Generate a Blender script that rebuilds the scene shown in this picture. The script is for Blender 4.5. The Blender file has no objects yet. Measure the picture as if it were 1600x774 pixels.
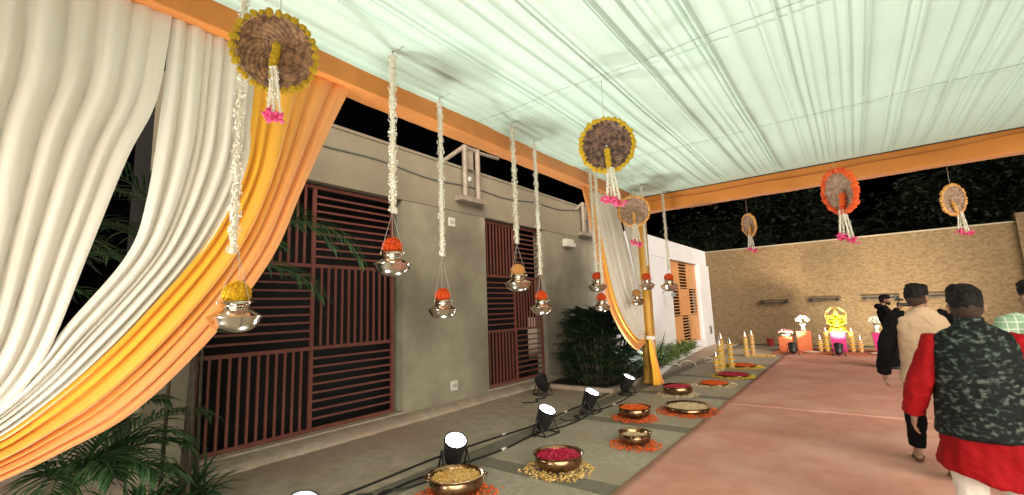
import bpy, bmesh, math, random
from mathutils import Vector, Matrix, noise
R = math.radians
PI = math.pi
scn = bpy.context.scene
col = scn.collection

# ---------------------------------------------------------------- camera
cam_d = bpy.data.cameras.new('camera')
cam = bpy.data.objects.new('camera', cam_d); col.objects.link(cam)
cam_d.sensor_width = 36.0; cam_d.lens = 36.0 * 700 / 1600
cam_d.clip_start = 0.05; cam_d.clip_end = 500
right = Vector((0.793885, 0.607018, -0.035712)); up = Vector((0.111817, -0.088006, 0.989824)); fwd = Vector((-0.597698, 0.7898, 0.137742))
M = Matrix((right, up, -fwd)).transposed().to_4x4()
M.translation = Vector((0, 0, 1.68))
cam.matrix_world = M
scn.camera = cam

# ---------------------------------------------------------------- night sky
w = bpy.data.worlds.new('World'); scn.world = w; w.use_nodes = True
nt = w.node_tree; bg = nt.nodes['Background']
sky = nt.nodes.new('ShaderNodeTexSky'); sky.sky_type = 'NISHITA'; sky.sun_disc = False
sky.sun_elevation = R(-5); sky.sun_rotation = R(200)
nt.links.new(sky.outputs[0], bg.inputs[0]); bg.inputs[1].default_value = 0.05
scn.view_settings.view_transform = 'Standard'; scn.view_settings.look = 'None'
scn.view_settings.exposure = 1.05; scn.view_settings.gamma = 1.0
scn.cycles.max_bounces = 8; scn.cycles.diffuse_bounces = 5; scn.cycles.glossy_bounces = 3
scn.cycles.sample_clamp_indirect = 4.0
scn.cycles.use_denoising = True; scn.cycles.caustics_reflective = False; scn.cycles.caustics_refractive = False
sd_ = bpy.data.lights.new('entrance_fill', 'SUN'); sd_.energy = 3.0; sd_.angle = R(55); sd_.color = (1.0, 0.88, 0.72)  # added soft warm sun, stands in for unseen light from the entrance side
so_ = bpy.data.objects.new('entrance_fill', sd_); col.objects.link(so_)
so_.rotation_euler = Vector((0,0,-1)).rotation_difference(Vector((-0.66, 0.68, -0.33)).normalized()).to_euler()
COOL = (0.98, 1.0, 0.90)
PAR_POWER = 84.0

# ---------------------------------------------------------------- helpers
class MB:
    def __init__(s): s.v = []; s.f = []; s.m = []; s.uv = None
    def add(s, vs, fs, mi=0):
        o = len(s.v); s.v += [tuple(p) for p in vs]
        s.f += [tuple(i + o for i in f) for f in fs]; s.m += [mi] * len(fs)
    def box(s, a, b, mi=0):
        x0, y0, z0 = a; x1, y1, z1 = b
        s.add([(x0,y0,z0),(x1,y0,z0),(x1,y1,z0),(x0,y1,z0),(x0,y0,z1),(x1,y0,z1),(x1,y1,z1),(x0,y1,z1)],
              [(0,3,2,1),(4,5,6,7),(0,1,5,4),(1,2,6,5),(2,3,7,6),(3,0,4,7)], mi)
    def tube(s, pts, r, n=8, mi=0, caps=True):
        pts = [Vector(p) for p in pts]; rs = r if isinstance(r, (list, tuple)) else [r] * len(pts)
        ref = Vector((0.31, 0.17, 0.93)); vs = []
        for i, p in enumerate(pts):
            t = (pts[min(i+1, len(pts)-1)] - pts[max(i-1, 0)]).normalized()
            a = ref - t * ref.dot(t)
            if a.length < 0.05: a = Vector((1,0,0)) - t * t.x
            a.normalize(); ref = a; b = t.cross(a)
            vs += [p + (a * math.cos(2*PI*k/n) + b * math.sin(2*PI*k/n)) * rs[i] for k in range(n)]
        fs = [(i*n+k, i*n+(k+1)%n, (i+1)*n+(k+1)%n, (i+1)*n+k) for i in range(len(pts)-1) for k in range(n)]
        if caps: fs += [tuple(range(n-1,-1,-1)), tuple(range((len(pts)-1)*n, len(pts)*n))]
        s.add(vs, fs, mi)
    def lathe(s, prof, n=32, c=(0,0,0), mi=0, axis=None):
        vs = []; c = Vector(c)
        q = Vector((0,0,1)).rotation_difference(Vector(axis)) if axis else None
        for r, z in prof:
            for k in range(n):
                p = Vector((r*math.cos(2*PI*k/n), r*math.sin(2*PI*k/n), z))
                if q: p = q @ p
                vs.append(c + p)
        s.add(vs, [(i*n+k, i*n+(k+1)%n, (i+1)*n+(k+1)%n, (i+1)*n+k) for i in range(len(prof)-1) for k in range(n)], mi)
    def ball(s, c, r, nu=10, nv=6, mi=0, sc=(1,1,1)):
        vs = [(c[0], c[1], c[2]-r*sc[2])]
        for j in range(1, nv):
            t = PI*j/nv - PI/2
            vs += [(c[0]+r*sc[0]*math.cos(t)*math.cos(2*PI*k/nu), c[1]+r*sc[1]*math.cos(t)*math.sin(2*PI*k/nu), c[2]+r*sc[2]*math.sin(t)) for k in range(nu)]
        vs.append((c[0], c[1], c[2]+r*sc[2])); L = len(vs)-1
        fs = [(0, 1+(k+1)%nu, 1+k) for k in range(nu)]
        for j in range(nv-2):
            a = 1+j*nu; b = a+nu
            fs += [(a+k, a+(k+1)%nu, b+(k+1)%nu, b+k) for k in range(nu)]
        a = 1+(nv-2)*nu
        fs += [(a+k, a+(k+1)%nu, L) for k in range(nu)]
        s.add(vs, fs, mi)
    def grid(s, fn, nu, nv, mi=0, closed=False):
        vs = [fn(i/nu, j/nv) for j in range(nv+1) for i in range(nu+1)]; W = nu+1
        s.add(vs, [(j*W+i, j*W+i+1, (j+1)*W+i+1, (j+1)*W+i) for j in range(nv) for i in range(nu)], mi)
    def mesh(s, name, mats, smooth=False):
        me = bpy.data.meshes.new(name); me.from_pydata(s.v, [], s.f)
        for m_ in (mats if isinstance(mats, (list, tuple)) else [mats]): me.materials.append(m_)
        me.polygons.foreach_set('material_index', s.m)
        if smooth: me.polygons.foreach_set('use_smooth', [True]*len(me.polygons))
        me.update(); return me
    def build(s, name, mats, parent=None, smooth=False, loc=None, sharp=None):
        me = s.mesh(name, mats, smooth)
        if sharp: me.set_sharp_from_angle(angle=R(sharp))
        return link(name, me, parent, loc)

def link(name, me, parent=None, loc=None, rot=None, sc=None):
    o = bpy.data.objects.new(name, me); col.objects.link(o)
    if parent: o.parent = parent
    if loc: o.location = loc
    if rot: o.rotation_euler = rot
    if sc: o.scale = sc if isinstance(sc, (tuple, list)) else (sc, sc, sc)
    return o
def tag(o, label, cat, group=None, kind=None):
    o['label'] = label; o['category'] = cat
    if group: o['group'] = group
    if kind: o['kind'] = kind
    return o
def thing(name, label, cat, loc=(0,0,0), rot=(0,0,0), group=None):
    o = bpy.data.objects.new(name, None); col.objects.link(o)
    o.location = loc; o.rotation_euler = rot; o.empty_display_size = 0.1
    return tag(o, label, cat, group)
def struct(o, label=None, cat=None):
    o['kind'] = 'structure'
    if label: tag(o, label, cat)
    return o
def stuff(o): o['kind'] = 'stuff'; return o
def copy_tree(o, parent=None):
    c = o.copy(); col.objects.link(c)
    if parent: c.parent = parent
    for ch in list(o.children): copy_tree(ch, c)
    return c
def bevel(o, wd=0.005, seg=2):
    m = o.modifiers.new('bevel', 'BEVEL'); m.width = wd; m.segments = seg; m.limit_method = 'ANGLE'; return o

# ---------------------------------------------------------------- materials
def mat(name, c, rough=0.6, metal=0.0, c2=None, ns=8.0, detail=4.0, bump=0.0, bs=40.0, bd=0.01, spec=0.5, sheen=0.0, sss=0.0, stretch=None, contrast=(0.35, 0.65)):
    m = bpy.data.materials.new(name); m.use_nodes = True
    n = m.node_tree.nodes; L = m.node_tree.links; p = n['Principled BSDF']
    p.inputs['Base Color'].default_value = (*c, 1); p.inputs['Roughness'].default_value = rough
    p.inputs['Metallic'].default_value = metal; p.inputs['Specular IOR Level'].default_value = spec
    if sheen: p.inputs['Sheen Weight'].default_value = sheen
    tc = n.new('ShaderNodeTexCoord'); src = tc.outputs['Object']
    if stretch:
        mp = n.new('ShaderNodeMapping'); mp.inputs['Scale'].default_value = stretch
        L.new(src, mp.inputs[0]); src = mp.outputs[0]
    if c2:
        t = n.new('ShaderNodeTexNoise'); t.inputs['Scale'].default_value = ns; t.inputs['Detail'].default_value = detail
        L.new(src, t.inputs[0]); r = n.new('ShaderNodeValToRGB')
        r.color_ramp.elements[0].color = (*c, 1); r.color_ramp.elements[1].color = (*c2, 1)
        r.color_ramp.elements[0].position, r.color_ramp.elements[1].position = contrast
        L.new(t.outputs[0], r.inputs[0]); L.new(r.outputs[0], p.inputs['Base Color'])
    if bump:
        t2 = n.new('ShaderNodeTexNoise'); t2.inputs['Scale'].default_value = bs; t2.inputs['Detail'].default_value = 5
        L.new(src, t2.inputs[0]); b = n.new('ShaderNodeBump'); b.inputs['Strength'].default_value = bump
        b.inputs['Distance'].default_value = bd
        L.new(t2.outputs[0], b.inputs['Height']); L.new(b.outputs[0], p.inputs['Normal'])
    return m
def emis(name, c, s):
    m = bpy.data.materials.new(name); m.use_nodes = True; p = m.node_tree.nodes['Principled BSDF']
    p.inputs['Emission Color'].default_value = (*c, 1); p.inputs['Emission Strength'].default_value = s
    p.inputs['Base Color'].default_value = (0.8, 0.8, 0.8, 1); return m
def island_colour(m, cols):
    """each loose piece (petal, flower, leaf) gets its own colour from a short list"""
    n = m.node_tree.nodes; L = m.node_tree.links; p = n['Principled BSDF']
    g = n.new('ShaderNodeNewGeometry'); r = n.new('ShaderNodeValToRGB')
    el = r.color_ramp.elements
    while len(el) < len(cols): el.new(0.5)
    for i, c in enumerate(cols): el[i].position = i/(len(cols)-1); el[i].color = (*c, 1)
    L.new(g.outputs['Random Per Island'], r.inputs[0]); L.new(r.outputs[0], p.inputs['Base Color']); return m

K = {}
K['ceiling'] = mat('white tent cloth', (0.55,0.69,0.60), 0.75, c2=(0.52,0.66,0.575), ns=1.2, bump=0.15, bs=60, bd=0.003)
K['orange'] = mat('orange satin cloth', (0.72,0.25,0.035), 0.5, c2=(0.64,0.215,0.03), ns=2.2, bump=0.25, bs=9, bd=0.01, sheen=0.3)
K['gold'] = mat('gold post cloth', (0.62,0.32,0.04), 0.5, c2=(0.55,0.27,0.035), ns=3, bump=0.3, bs=14, bd=0.01, sheen=0.2, stretch=(1,1,0.2))
K['white_cloth'] = mat('cream drape cloth', (0.80,0.755,0.68), 0.75, c2=(0.75,0.705,0.635), ns=2, bump=0.4, bs=16, bd=0.008, sheen=0.2, stretch=(1,2.2,0.5))
K['pot'] = mat('polished white brass', (0.80,0.74,0.67), 0.14, 1.0, c2=(0.70,0.61,0.52), ns=14, bump=0.12, bs=22, bd=0.006)
K['bronze'] = mat('bronze', (0.45,0.28,0.16), 0.26, 1.0, c2=(0.26,0.15,0.085), ns=9, bump=0.15, bs=40, bd=0.004)
K['steel'] = mat('steel', (0.65,0.62,0.58), 0.25, 1.0)
K['thread'] = mat('thread', (0.45,0.42,0.38), 0.6)
K['wire'] = mat('grey wire', (0.16,0.17,0.16), 0.5)
K['black'] = mat('black paint', (0.012,0.012,0.013), 0.4, c2=(0.02,0.02,0.021), bump=0.1, bs=120)
K['rubber'] = mat('black cable', (0.01,0.01,0.011), 0.55)
K['white_plastic'] = mat('white plastic', (0.7,0.68,0.62), 0.4)
K['jasmine'] = island_colour(mat('jasmine', (0.8,0.76,0.66), 0.7), [(0.62,0.55,0.40),(0.80,0.76,0.66),(0.84,0.81,0.74),(0.74,0.70,0.58)])
K['mari_y'] = island_colour(mat('yellow marigold', (0.8,0.42,0.01), 0.7, bump=1.0, bs=160, bd=0.012), [(0.78,0.40,0.008),(0.88,0.54,0.014),(0.88,0.60,0.03)])
K['mari_o'] = island_colour(mat('apricot marigold', (0.8,0.38,0.06), 0.7, bump=1.0, bs=160, bd=0.012), [(0.66,0.30,0.06),(0.82,0.45,0.14),(0.80,0.40,0.09)])
K['mari_r'] = island_colour(mat('red orange marigold', (0.75,0.07,0.008), 0.7, bump=1.0, bs=160, bd=0.012), [(0.62,0.045,0.004),(0.84,0.10,0.008),(0.86,0.14,0.012)])
K['rose'] = island_colour(mat('pink rose', (0.65,0.03,0.14), 0.6), [(0.50,0.012,0.07),(0.72,0.05,0.20),(0.75,0.12,0.28)])
K['pet_r'] = island_colour(mat('red petals', (0.5,0.01,0.05), 0.5), [(0.36,0.004,0.02),(0.55,0.012,0.06),(0.62,0.05,0.13)])
K['pet_y'] = island_colour(mat('yellow petals', (0.7,0.45,0.1), 0.7), [(0.62,0.36,0.08),(0.74,0.50,0.16),(0.75,0.56,0.26)])
K['pet_o'] = island_colour(mat('orange petals', (0.75,0.12,0.01), 0.7), [(0.62,0.06,0.008),(0.80,0.14,0.012),(0.78,0.20,0.03)])
K['pet_by'] = island_colour(mat('bright yellow petals', (0.8,0.5,0.02), 0.7), [(0.70,0.38,0.015),(0.82,0.60,0.03),(0.80,0.66,0.10)])
K['pet_c'] = island_colour(mat('cream petals', (0.72,0.58,0.36), 0.7), [(0.62,0.46,0.26),(0.76,0.62,0.40),(0.74,0.66,0.50)])
K['grille'] = mat('red oxide steel', (0.19,0.062,0.046), 0.5, c2=(0.15,0.047,0.035), ns=6, bump=0.1, bs=80)
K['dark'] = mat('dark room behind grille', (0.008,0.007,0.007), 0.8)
K['pipe'] = mat('painted pipe', (0.36,0.30,0.24), 0.5, c2=(0.26,0.21,0.17), ns=7)
K['white_wall'] = mat('white painted plaster', (0.74,0.74,0.78), 0.7, c2=(0.68,0.68,0.72), ns=1.2, bump=0.2, bs=30, bd=0.004)
K['door'] = mat('orange door', (0.62,0.31,0.13), 0.5, c2=(0.55,0.26,0.105), ns=3)
K['pink'] = mat('pink fabric', (0.72,0.04,0.26), 0.5, c2=(0.62,0.03,0.21), ns=3)
K['peach'] = mat('peach fabric', (0.72,0.20,0.08), 0.5, c2=(0.62,0.16,0.06), ns=3)
K['gilt'] = mat('gilded idol', (0.62,0.44,0.015), 0.5, 0.1, c2=(0.5,0.34,0.012), ns=12, bump=0.2, bs=40)
K['gilt_pale'] = mat('pale gilded ornament', (0.62,0.48,0.15), 0.5, 0.1, c2=(0.5,0.36,0.09), ns=12, bump=0.2, bs=40)
K['leaf'] = island_colour(mat('dark leaf', (0.02,0.05,0.02), 0.45), [(0.012,0.030,0.012),(0.022,0.052,0.020),(0.035,0.075,0.028)])
K['palm'] = island_colour(mat('palm leaf', (0.03,0.07,0.03), 0.45), [(0.024,0.065,0.022),(0.045,0.11,0.038),(0.08,0.15,0.06)])
K['ground_leaf'] = island_colour(mat('light leaf', (0.1,0.18,0.05), 0.5), [(0.06,0.12,0.03),(0.16,0.27,0.07),(0.34,0.40,0.14)])
K['stem'] = mat('stem', (0.07,0.055,0.035), 0.8, c2=(0.11,0.09,0.06), ns=12, bump=0.5, bs=30)
K['tree_leaf'] = island_colour(mat('night tree leaf', (0.03,0.05,0.025), 0.5), [(0.006,0.011,0.006),(0.010,0.018,0.009),(0.017,0.026,0.012)])
K['fade'] = mat('short cropped hair', (0.035,0.020,0.014), 0.7, c2=(0.06,0.035,0.025), ns=60, spec=0.15)
K['bark'] = mat('dark bark', (0.018,0.014,0.010), 0.9)
K['skin'] = mat('skin', (0.30,0.155,0.095), 0.5, c2=(0.26,0.13,0.08), ns=18, bump=0.1, bs=120, bd=0.002)
K['hair'] = mat('black hair', (0.005,0.0045,0.0045), 0.6, c2=(0.014,0.012,0.010), ns=40, bump=0.8, bs=110, bd=0.008, stretch=(1,1,0.3), spec=0.12)
K['tan'] = mat('beige jacket', (0.56,0.38,0.25), 0.85, c2=(0.51,0.34,0.22), ns=5, bump=0.3, bs=260, bd=0.002)
K['black_cloth'] = mat('black cloth', (0.005,0.0045,0.005), 0.9, c2=(0.008,0.007,0.0075), ns=6, bump=0.3, bs=180, bd=0.003, spec=0.1)
K['red_cloth'] = mat('red kurta cloth', (0.29,0.004,0.007), 0.8, c2=(0.24,0.003,0.005), ns=5, bump=0.25, bs=220, bd=0.002, spec=0.15)
K['white_trouser'] = mat('white trouser cloth', (0.74,0.69,0.62), 0.8, c2=(0.68,0.63,0.56), ns=6, bump=0.3, bs=60, bd=0.006)
K['teal_trouser'] = mat('dark teal cloth', (0.008,0.022,0.026), 0.8, c2=(0.016,0.045,0.05), ns=6)
K['leather'] = mat('brown leather', (0.10,0.045,0.022), 0.45, c2=(0.06,0.027,0.014), ns=14)

def camo():
    m = mat('dark green brocade', (0.01,0.016,0.012), 0.75, spec=0.2, bump=0.25, bs=200, bd=0.003)
    n = m.node_tree.nodes; L = m.node_tree.links; p = n['Principled BSDF']
    tc = n.new('ShaderNodeTexCoord'); mp = n.new('ShaderNodeMapping'); mp.inputs['Scale'].default_value = (1, 0.6, 1.25)
    L.new(tc.outputs['Object'], mp.inputs[0])
    nz = n.new('ShaderNodeTexNoise'); nz.inputs['Scale'].default_value = 34; nz.inputs['Detail'].default_value = 1.5
    v = n.new('ShaderNodeTexVoronoi'); v.inputs['Scale'].default_value = 24; v.feature = 'SMOOTH_F1'
    L.new(mp.outputs[0], nz.inputs[0]); L.new(mp.outputs[0], v.inputs[0])
    a = n.new('ShaderNodeMath'); a.operation = 'SUBTRACT'; L.new(nz.outputs[0], a.inputs[0]); 
    b = n.new('ShaderNodeMath'); b.operation = 'MULTIPLY'; b.inputs[1].default_value = 0.42; L.new(v.outputs[0], b.inputs[0]); L.new(b.outputs[0], a.inputs[1])
    r = n.new('ShaderNodeValToRGB'); e = r.color_ramp.elements
    e[0].position = 0.28; e[0].color = (0.004,0.006,0.006,1); e[1].position = 0.54; e[1].color = (0.085,0.097,0.085,1)
    x = e.new(0.37); x.color = (0.009,0.016,0.013,1); x = e.new(0.44); x.color = (0.03,0.042,0.034,1)
    L.new(a.outputs[0], r.inputs[0]); L.new(r.outputs[0], p.inputs['Base Color']); return m
K['camo'] = camo()

def check_cloth():
    m = mat('green checked cotton', (0.30,0.42,0.30), 0.85)
    n = m.node_tree.nodes; L = m.node_tree.links; p = n['Principled BSDF']
    tc = n.new('ShaderNodeTexCoord'); sep = n.new('ShaderNodeSeparateXYZ'); L.new(tc.outputs['Object'], sep.inputs[0])
    mx = None
    for ax in ('X', 'Z'):
        mu = n.new('ShaderNodeMath'); mu.operation = 'MULTIPLY'; mu.inputs[1].default_value = 17; L.new(sep.outputs[ax], mu.inputs[0])
        fr = n.new('ShaderNodeMath'); fr.operation = 'FRACT'; L.new(mu.outputs[0], fr.inputs[0])
        lt = n.new('ShaderNodeMath'); lt.operation = 'LESS_THAN'; lt.inputs[1].default_value = 0.14; L.new(fr.outputs[0], lt.inputs[0])
        if mx is None: mx = lt
        else:
            q = n.new('ShaderNodeMath'); q.operation = 'MAXIMUM'; L.new(mx.outputs[0], q.inputs[0]); L.new(lt.outputs[0], q.inputs[1]); mx = q
    mi = n.new('ShaderNodeMix'); mi.data_type = 'RGBA'; mi.inputs[6].default_value = (0.22,0.34,0.23,1); mi.inputs[7].default_value = (0.50,0.58,0.48,1)
    L.new(mx.outputs[0], mi.inputs[0]); L.new(mi.outputs[2], p.inputs['Base Color']); return m
K['check'] = check_cloth()

def stone(name, c1, c2, c3, vs, bs, strength, bd, stain=0.6):
    m = bpy.data.materials.new(name); m.use_nodes = True
    n = m.node_tree.nodes; L = m.node_tree.links; p = n['Principled BSDF']; p.inputs['Roughness'].default_value = 0.75
    tc = n.new('ShaderNodeTexCoord')
    n1 = n.new('ShaderNodeTexNoise'); n1.inputs['Scale'].default_value = vs; n1.inputs['Detail'].default_value = 7; n1.inputs['Roughness'].default_value = 0.65
    n2 = n.new('ShaderNodeTexNoise'); n2.inputs['Scale'].default_value = stain; n2.inputs['Detail'].default_value = 5
    L.new(tc.outputs['Object'], n1.inputs[0]); L.new(tc.outputs['Object'], n2.inputs[0])
    r = n.new('ShaderNodeValToRGB'); e = r.color_ramp.elements; e[0].color = (*c1,1); e[1].color = (*c2,1); e[0].position = 0.3; e[1].position = 0.7
    L.new(n1.outputs[0], r.inputs[0])
    r2 = n.new('ShaderNodeValToRGB'); r2.color_ramp.elements[0].position = 0.45; r2.color_ramp.elements[1].position = 0.68
    L.new(n2.outputs[0], r2.inputs[0])
    mi = n.new('ShaderNodeMix'); mi.data_type = 'RGBA'; L.new(r2.outputs[0], mi.inputs[0]); L.new(r.outputs[0], mi.inputs[6]); mi.inputs[7].default_value = (*c3,1)
    L.new(mi.outputs[2], p.inputs['Base Color'])
    n3 = n.new('ShaderNodeTexNoise'); n3.inputs['Scale'].default_value = bs; n3.inputs['Detail'].default_value = 6
    L.new(tc.outputs['Object'], n3.inputs[0]); b = n.new('ShaderNodeBump'); b.inputs['Strength'].default_value = strength; b.inputs['Distance'].default_value = bd
    L.new(n3.outputs[0], b.inputs['Height']); L.new(b.outputs[0], p.inputs['Normal']); return m
K['paver'] = stone('sandstone paver', (0.32,0.285,0.225), (0.54,0.485,0.395), (0.40,0.325,0.25), 11, 70, 0.6, 0.008, 1.3)
K['paver_dark'] = stone('dark granite band', (0.17,0.155,0.125), (0.25,0.225,0.185), (0.20,0.175,0.14), 14, 60, 0.4, 0.005)
K['concrete'] = stone('stained concrete', (0.34,0.285,0.22), (0.57,0.485,0.39), (0.43,0.31,0.245), 5, 40, 0.7, 0.012, 0.8)
K['plaster'] = stone('olive grey plaster', (0.27,0.25,0.18), (0.37,0.345,0.255), (0.20,0.18,0.13), 2.2, 45, 0.5, 0.008, 0.7)
K['plaster_band'] = stone('brown grey plaster band', (0.25,0.215,0.155), (0.30,0.26,0.19), (0.225,0.19,0.14), 3, 40, 0.35, 0.006, 0.5)

K['carpet'] = stone('dusty pink carpet', (0.57,0.265,0.21), (0.67,0.34,0.275), (0.72,0.41,0.345), 3.5, 330, 0.6, 0.006, 1.1)
K['carpet'].node_tree.nodes['Principled BSDF'].inputs['Roughness'].default_value = 0.95; K['carpet'].node_tree.nodes['Principled BSDF'].inputs['Specular IOR Level'].default_value = 0.1
def cladding():
    m = bpy.data.materials.new('split stone cladding'); m.use_nodes = True
    n = m.node_tree.nodes; L = m.node_tree.links; p = n['Principled BSDF']; p.inputs['Roughness'].default_value = 0.7
    tc = n.new('ShaderNodeTexCoord'); mp = n.new('ShaderNodeMapping'); mp.inputs['Scale'].default_value = (13, 13, 24)
    L.new(tc.outputs['Object'], mp.inputs[0])
    v = n.new('ShaderNodeTexVoronoi'); v.inputs['Scale'].default_value = 1.0; L.new(mp.outputs[0], v.inputs[0])
    r = n.new('ShaderNodeValToRGB'); e = r.color_ramp.elements
    e[0].color = (0.185,0.122,0.058,1); e[1].color = (0.275,0.19,0.10,1); e[0].position = 0.1; e[1].position = 0.9
    sx = n.new('ShaderNodeSeparateColor'); L.new(v.outputs['Color'], sx.inputs[0]); L.new(sx.outputs[0], r.inputs[0]); L.new(r.outputs[0], p.inputs['Base Color'])
    v2 = n.new('ShaderNodeTexVoronoi'); v2.feature = 'DISTANCE_TO_EDGE'; L.new(mp.outputs[0], v2.inputs[0])
    cr = n.new('ShaderNodeMath'); cr.operation = 'MINIMUM'; cr.inputs[1].default_value = 0.12; L.new(v2.outputs[0], cr.inputs[0])
    ns = n.new('ShaderNodeTexNoise'); ns.inputs['Scale'].default_value = 25; ns.inputs['Detail'].default_value = 5; L.new(tc.outputs['Object'], ns.inputs[0])
    ad = n.new('ShaderNodeMath'); ad.operation = 'MULTIPLY_ADD'; ad.inputs[1].default_value = 4.0; L.new(cr.outputs[0], ad.inputs[0]); L.new(ns.outputs[0], ad.inputs[2])
    ad2 = n.new('ShaderNodeMath'); ad2.operation = 'ADD'; L.new(ad.outputs[0], ad2.inputs[0]); L.new(sx.outputs[1], ad2.inputs[1])
    b = n.new('ShaderNodeBump'); b.inputs['Strength'].default_value = 1.0; b.inputs['Distance'].default_value = 0.02
    L.new(ad2.outputs[0], b.inputs['Height']); L.new(b.outputs[0], p.inputs['Normal']); return m
K['cladding'] = cladding()

def weave(name, c1, c2):
    m = mat(name, c1, 0.55)
    n = m.node_tree.nodes; L = m.node_tree.links; p = n['Principled BSDF']
    g = n.new('ShaderNodeTexCoord'); t = n.new('ShaderNodeTexNoise'); t.inputs['Scale'].default_value = 22; t.inputs['Detail'].default_value = 5
    L.new(g.outputs['Object'], t.inputs[0]); r = n.new('ShaderNodeValToRGB'); e = r.color_ramp.elements
    e[0].color = (*c1,1); e[1].color = (*c2,1); e[0].position = 0.38; e[1].position = 0.62
    L.new(t.outputs[0], r.inputs[0]); L.new(r.outputs[0], p.inputs['Base Color']); return m
K['weave'] = weave('brown bamboo weave', (0.13,0.065,0.03), (0.34,0.19,0.095))
K['weave_dark'] = weave('dark bamboo weave', (0.045,0.022,0.017), (0.24,0.14,0.095))
K['weave_pale'] = weave('pale bamboo weave', (0.27,0.15,0.10), (0.46,0.32,0.23))

def drape_light_ramp():
    m = mat('orange drape with painted light ramp', (0.8,0.35,0.06), 0.65, sheen=0.2, bump=0.4, bs=16, bd=0.008, stretch=(1,1.6,1.0))
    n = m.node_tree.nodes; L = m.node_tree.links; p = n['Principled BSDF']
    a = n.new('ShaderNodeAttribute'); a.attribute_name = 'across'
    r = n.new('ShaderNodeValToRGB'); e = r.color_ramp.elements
    e[0].color = (0.86,0.42,0.02,1); e[1].color = (0.80,0.33,0.10,1); e[0].position = 0.2; e[1].position = 0.75  # yellow-to-peach shift of the lighting, painted into the cloth colour
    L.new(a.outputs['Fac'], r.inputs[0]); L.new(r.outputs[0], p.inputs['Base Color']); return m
K['drape_light_ramp'] = drape_light_ramp()

# ================================================================ SETTING
rnd = random.Random(7)
b = MB(); b.box((-80,-80,-0.30),(80,80,-0.08)); struct(b.build('ground', K['concrete']), 'dark bare ground stretching beyond the walls', 'ground')

# paved strip: base sheet with separate slabs and darker bands laid in it
b = MB(); b.box((-3.92,-4,-0.079),(1.6,20,-0.03)); floor = b.build('stone_floor', K['paver_dark']); struct(floor, 'grey sandstone paving with dark bands beside the carpet', 'floor')
slab_cache = {}
def slab(x0, x1, y0, y1, m, name, dz=0.0):
    g = 0.003; key = (round(x1-x0,3), round(y1-y0,3), m.name)
    if key not in slab_cache:
        q = MB(); q.box((-(x1-x0)/2+g, -(y1-y0)/2+g, -0.03), ((x1-x0)/2-g, (y1-y0)/2-g, 0)); slab_cache[key] = q.mesh(name, m)
    o = link(name, slab_cache[key], floor, ((x0+x1)/2, (y0+y1)/2, dz)); return o
bands = [-3.1, -0.73, 1.64, 4.02, 6.38, 8.75, 11.12, 13.5, 15.87, 18.2]
XS = [-3.63, -2.66, -1.69, -0.72]
for i, yb in enumerate(bands):
    slab(-3.63, -1.69, yb-0.135, yb+0.135, K['paver_dark'], 'band_slab')
    if i+1 < len(bands):
        y0, y1 = yb+0.135, bands[i+1]-0.135; ym = (y0+y1)/2
        for k in range(2):
            for a, c in ((y0, ym), (ym, y1)):
                slab(XS[k], XS[k+1], a, c, K['paver'], 'paver', rnd.uniform(-0.002, 0.0015))
        for a, c in ((yb-0.135, ym), (ym, bands[i+1]-0.135)):
            slab(-3.90, -3.63, a, c, K['paver_dark'], 'band_slab', -0.001)
# worn concrete apron up to the building, with a broken lip along the plinth
def apron(u, v):
    y = -4 + v*24; xe = -5.72
    x = -3.905 + (xe+3.905)*u
    return (x, y, 0.0 + 0.004*noise.noise(Vector((x*1.5, y*1.5, 0))))
b = MB(); b.grid(lambda u, v: apron(u, v), 10, 90); struct(b.build('concrete_apron', K['concrete'], smooth=True), 'stained concrete apron between paving and building wall', 'pavement')
def plinth(u, v):
    y = -4 + v*16.2; j = noise.noise(Vector((y*3.1, 2, 0)))*0.028 + noise.noise(Vector((y*13, 5, 0)))*0.018
    prof = [(-5.66+j, -0.02), (-5.675+j, 0.018), (-5.71+j*0.8, 0.042+j*0.3), (-5.76+j*0.5, 0.066+j*0.2), (-5.84, 0.085), (-5.99, 0.095)]
    x, z = prof[round(u*5)]; return (x, y, z)
b = MB(); b.grid(plinth, 5, 260); struct(b.build('plinth', K['concrete'], smooth=True), 'low rough concrete plinth with chipped edge under the grilles', 'plinth')

# carpet, two lengths overlapping at a seam
def carpet(name, y0, y1, z, label):
    def fn(u, v):
        x = -1.94 + 3.16*u; y = y0 + (y1-y0)*v
        return (x + 0.012*noise.noise(Vector((u*3, y*0.8, 3))) , y, z + 0.004*noise.noise(Vector((x*1.2, y*0.7, 1))) + 0.007*max(0, noise.noise(Vector((x*0.9 + y*0.25, y*2.6, 4))) - 0.15))
    q = MB(); q.grid(fn, 30, max(8, int((y1-y0)*14)))
    o = q.build(name, K['carpet'], smooth=True)
    m = o.modifiers.new('thickness', 'SOLIDIFY'); m.thickness = 0.010; m.offset = -1
    tag(o, label, 'carpet'); return o
carpet('carpet', -4, 8.35, 0.016, 'dusty pink carpet length nearest the viewer under the walking men')
carpet('carpet', 8.25, 16.45, 0.0215, 'dusty pink carpet length running up to the flower stage')

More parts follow.
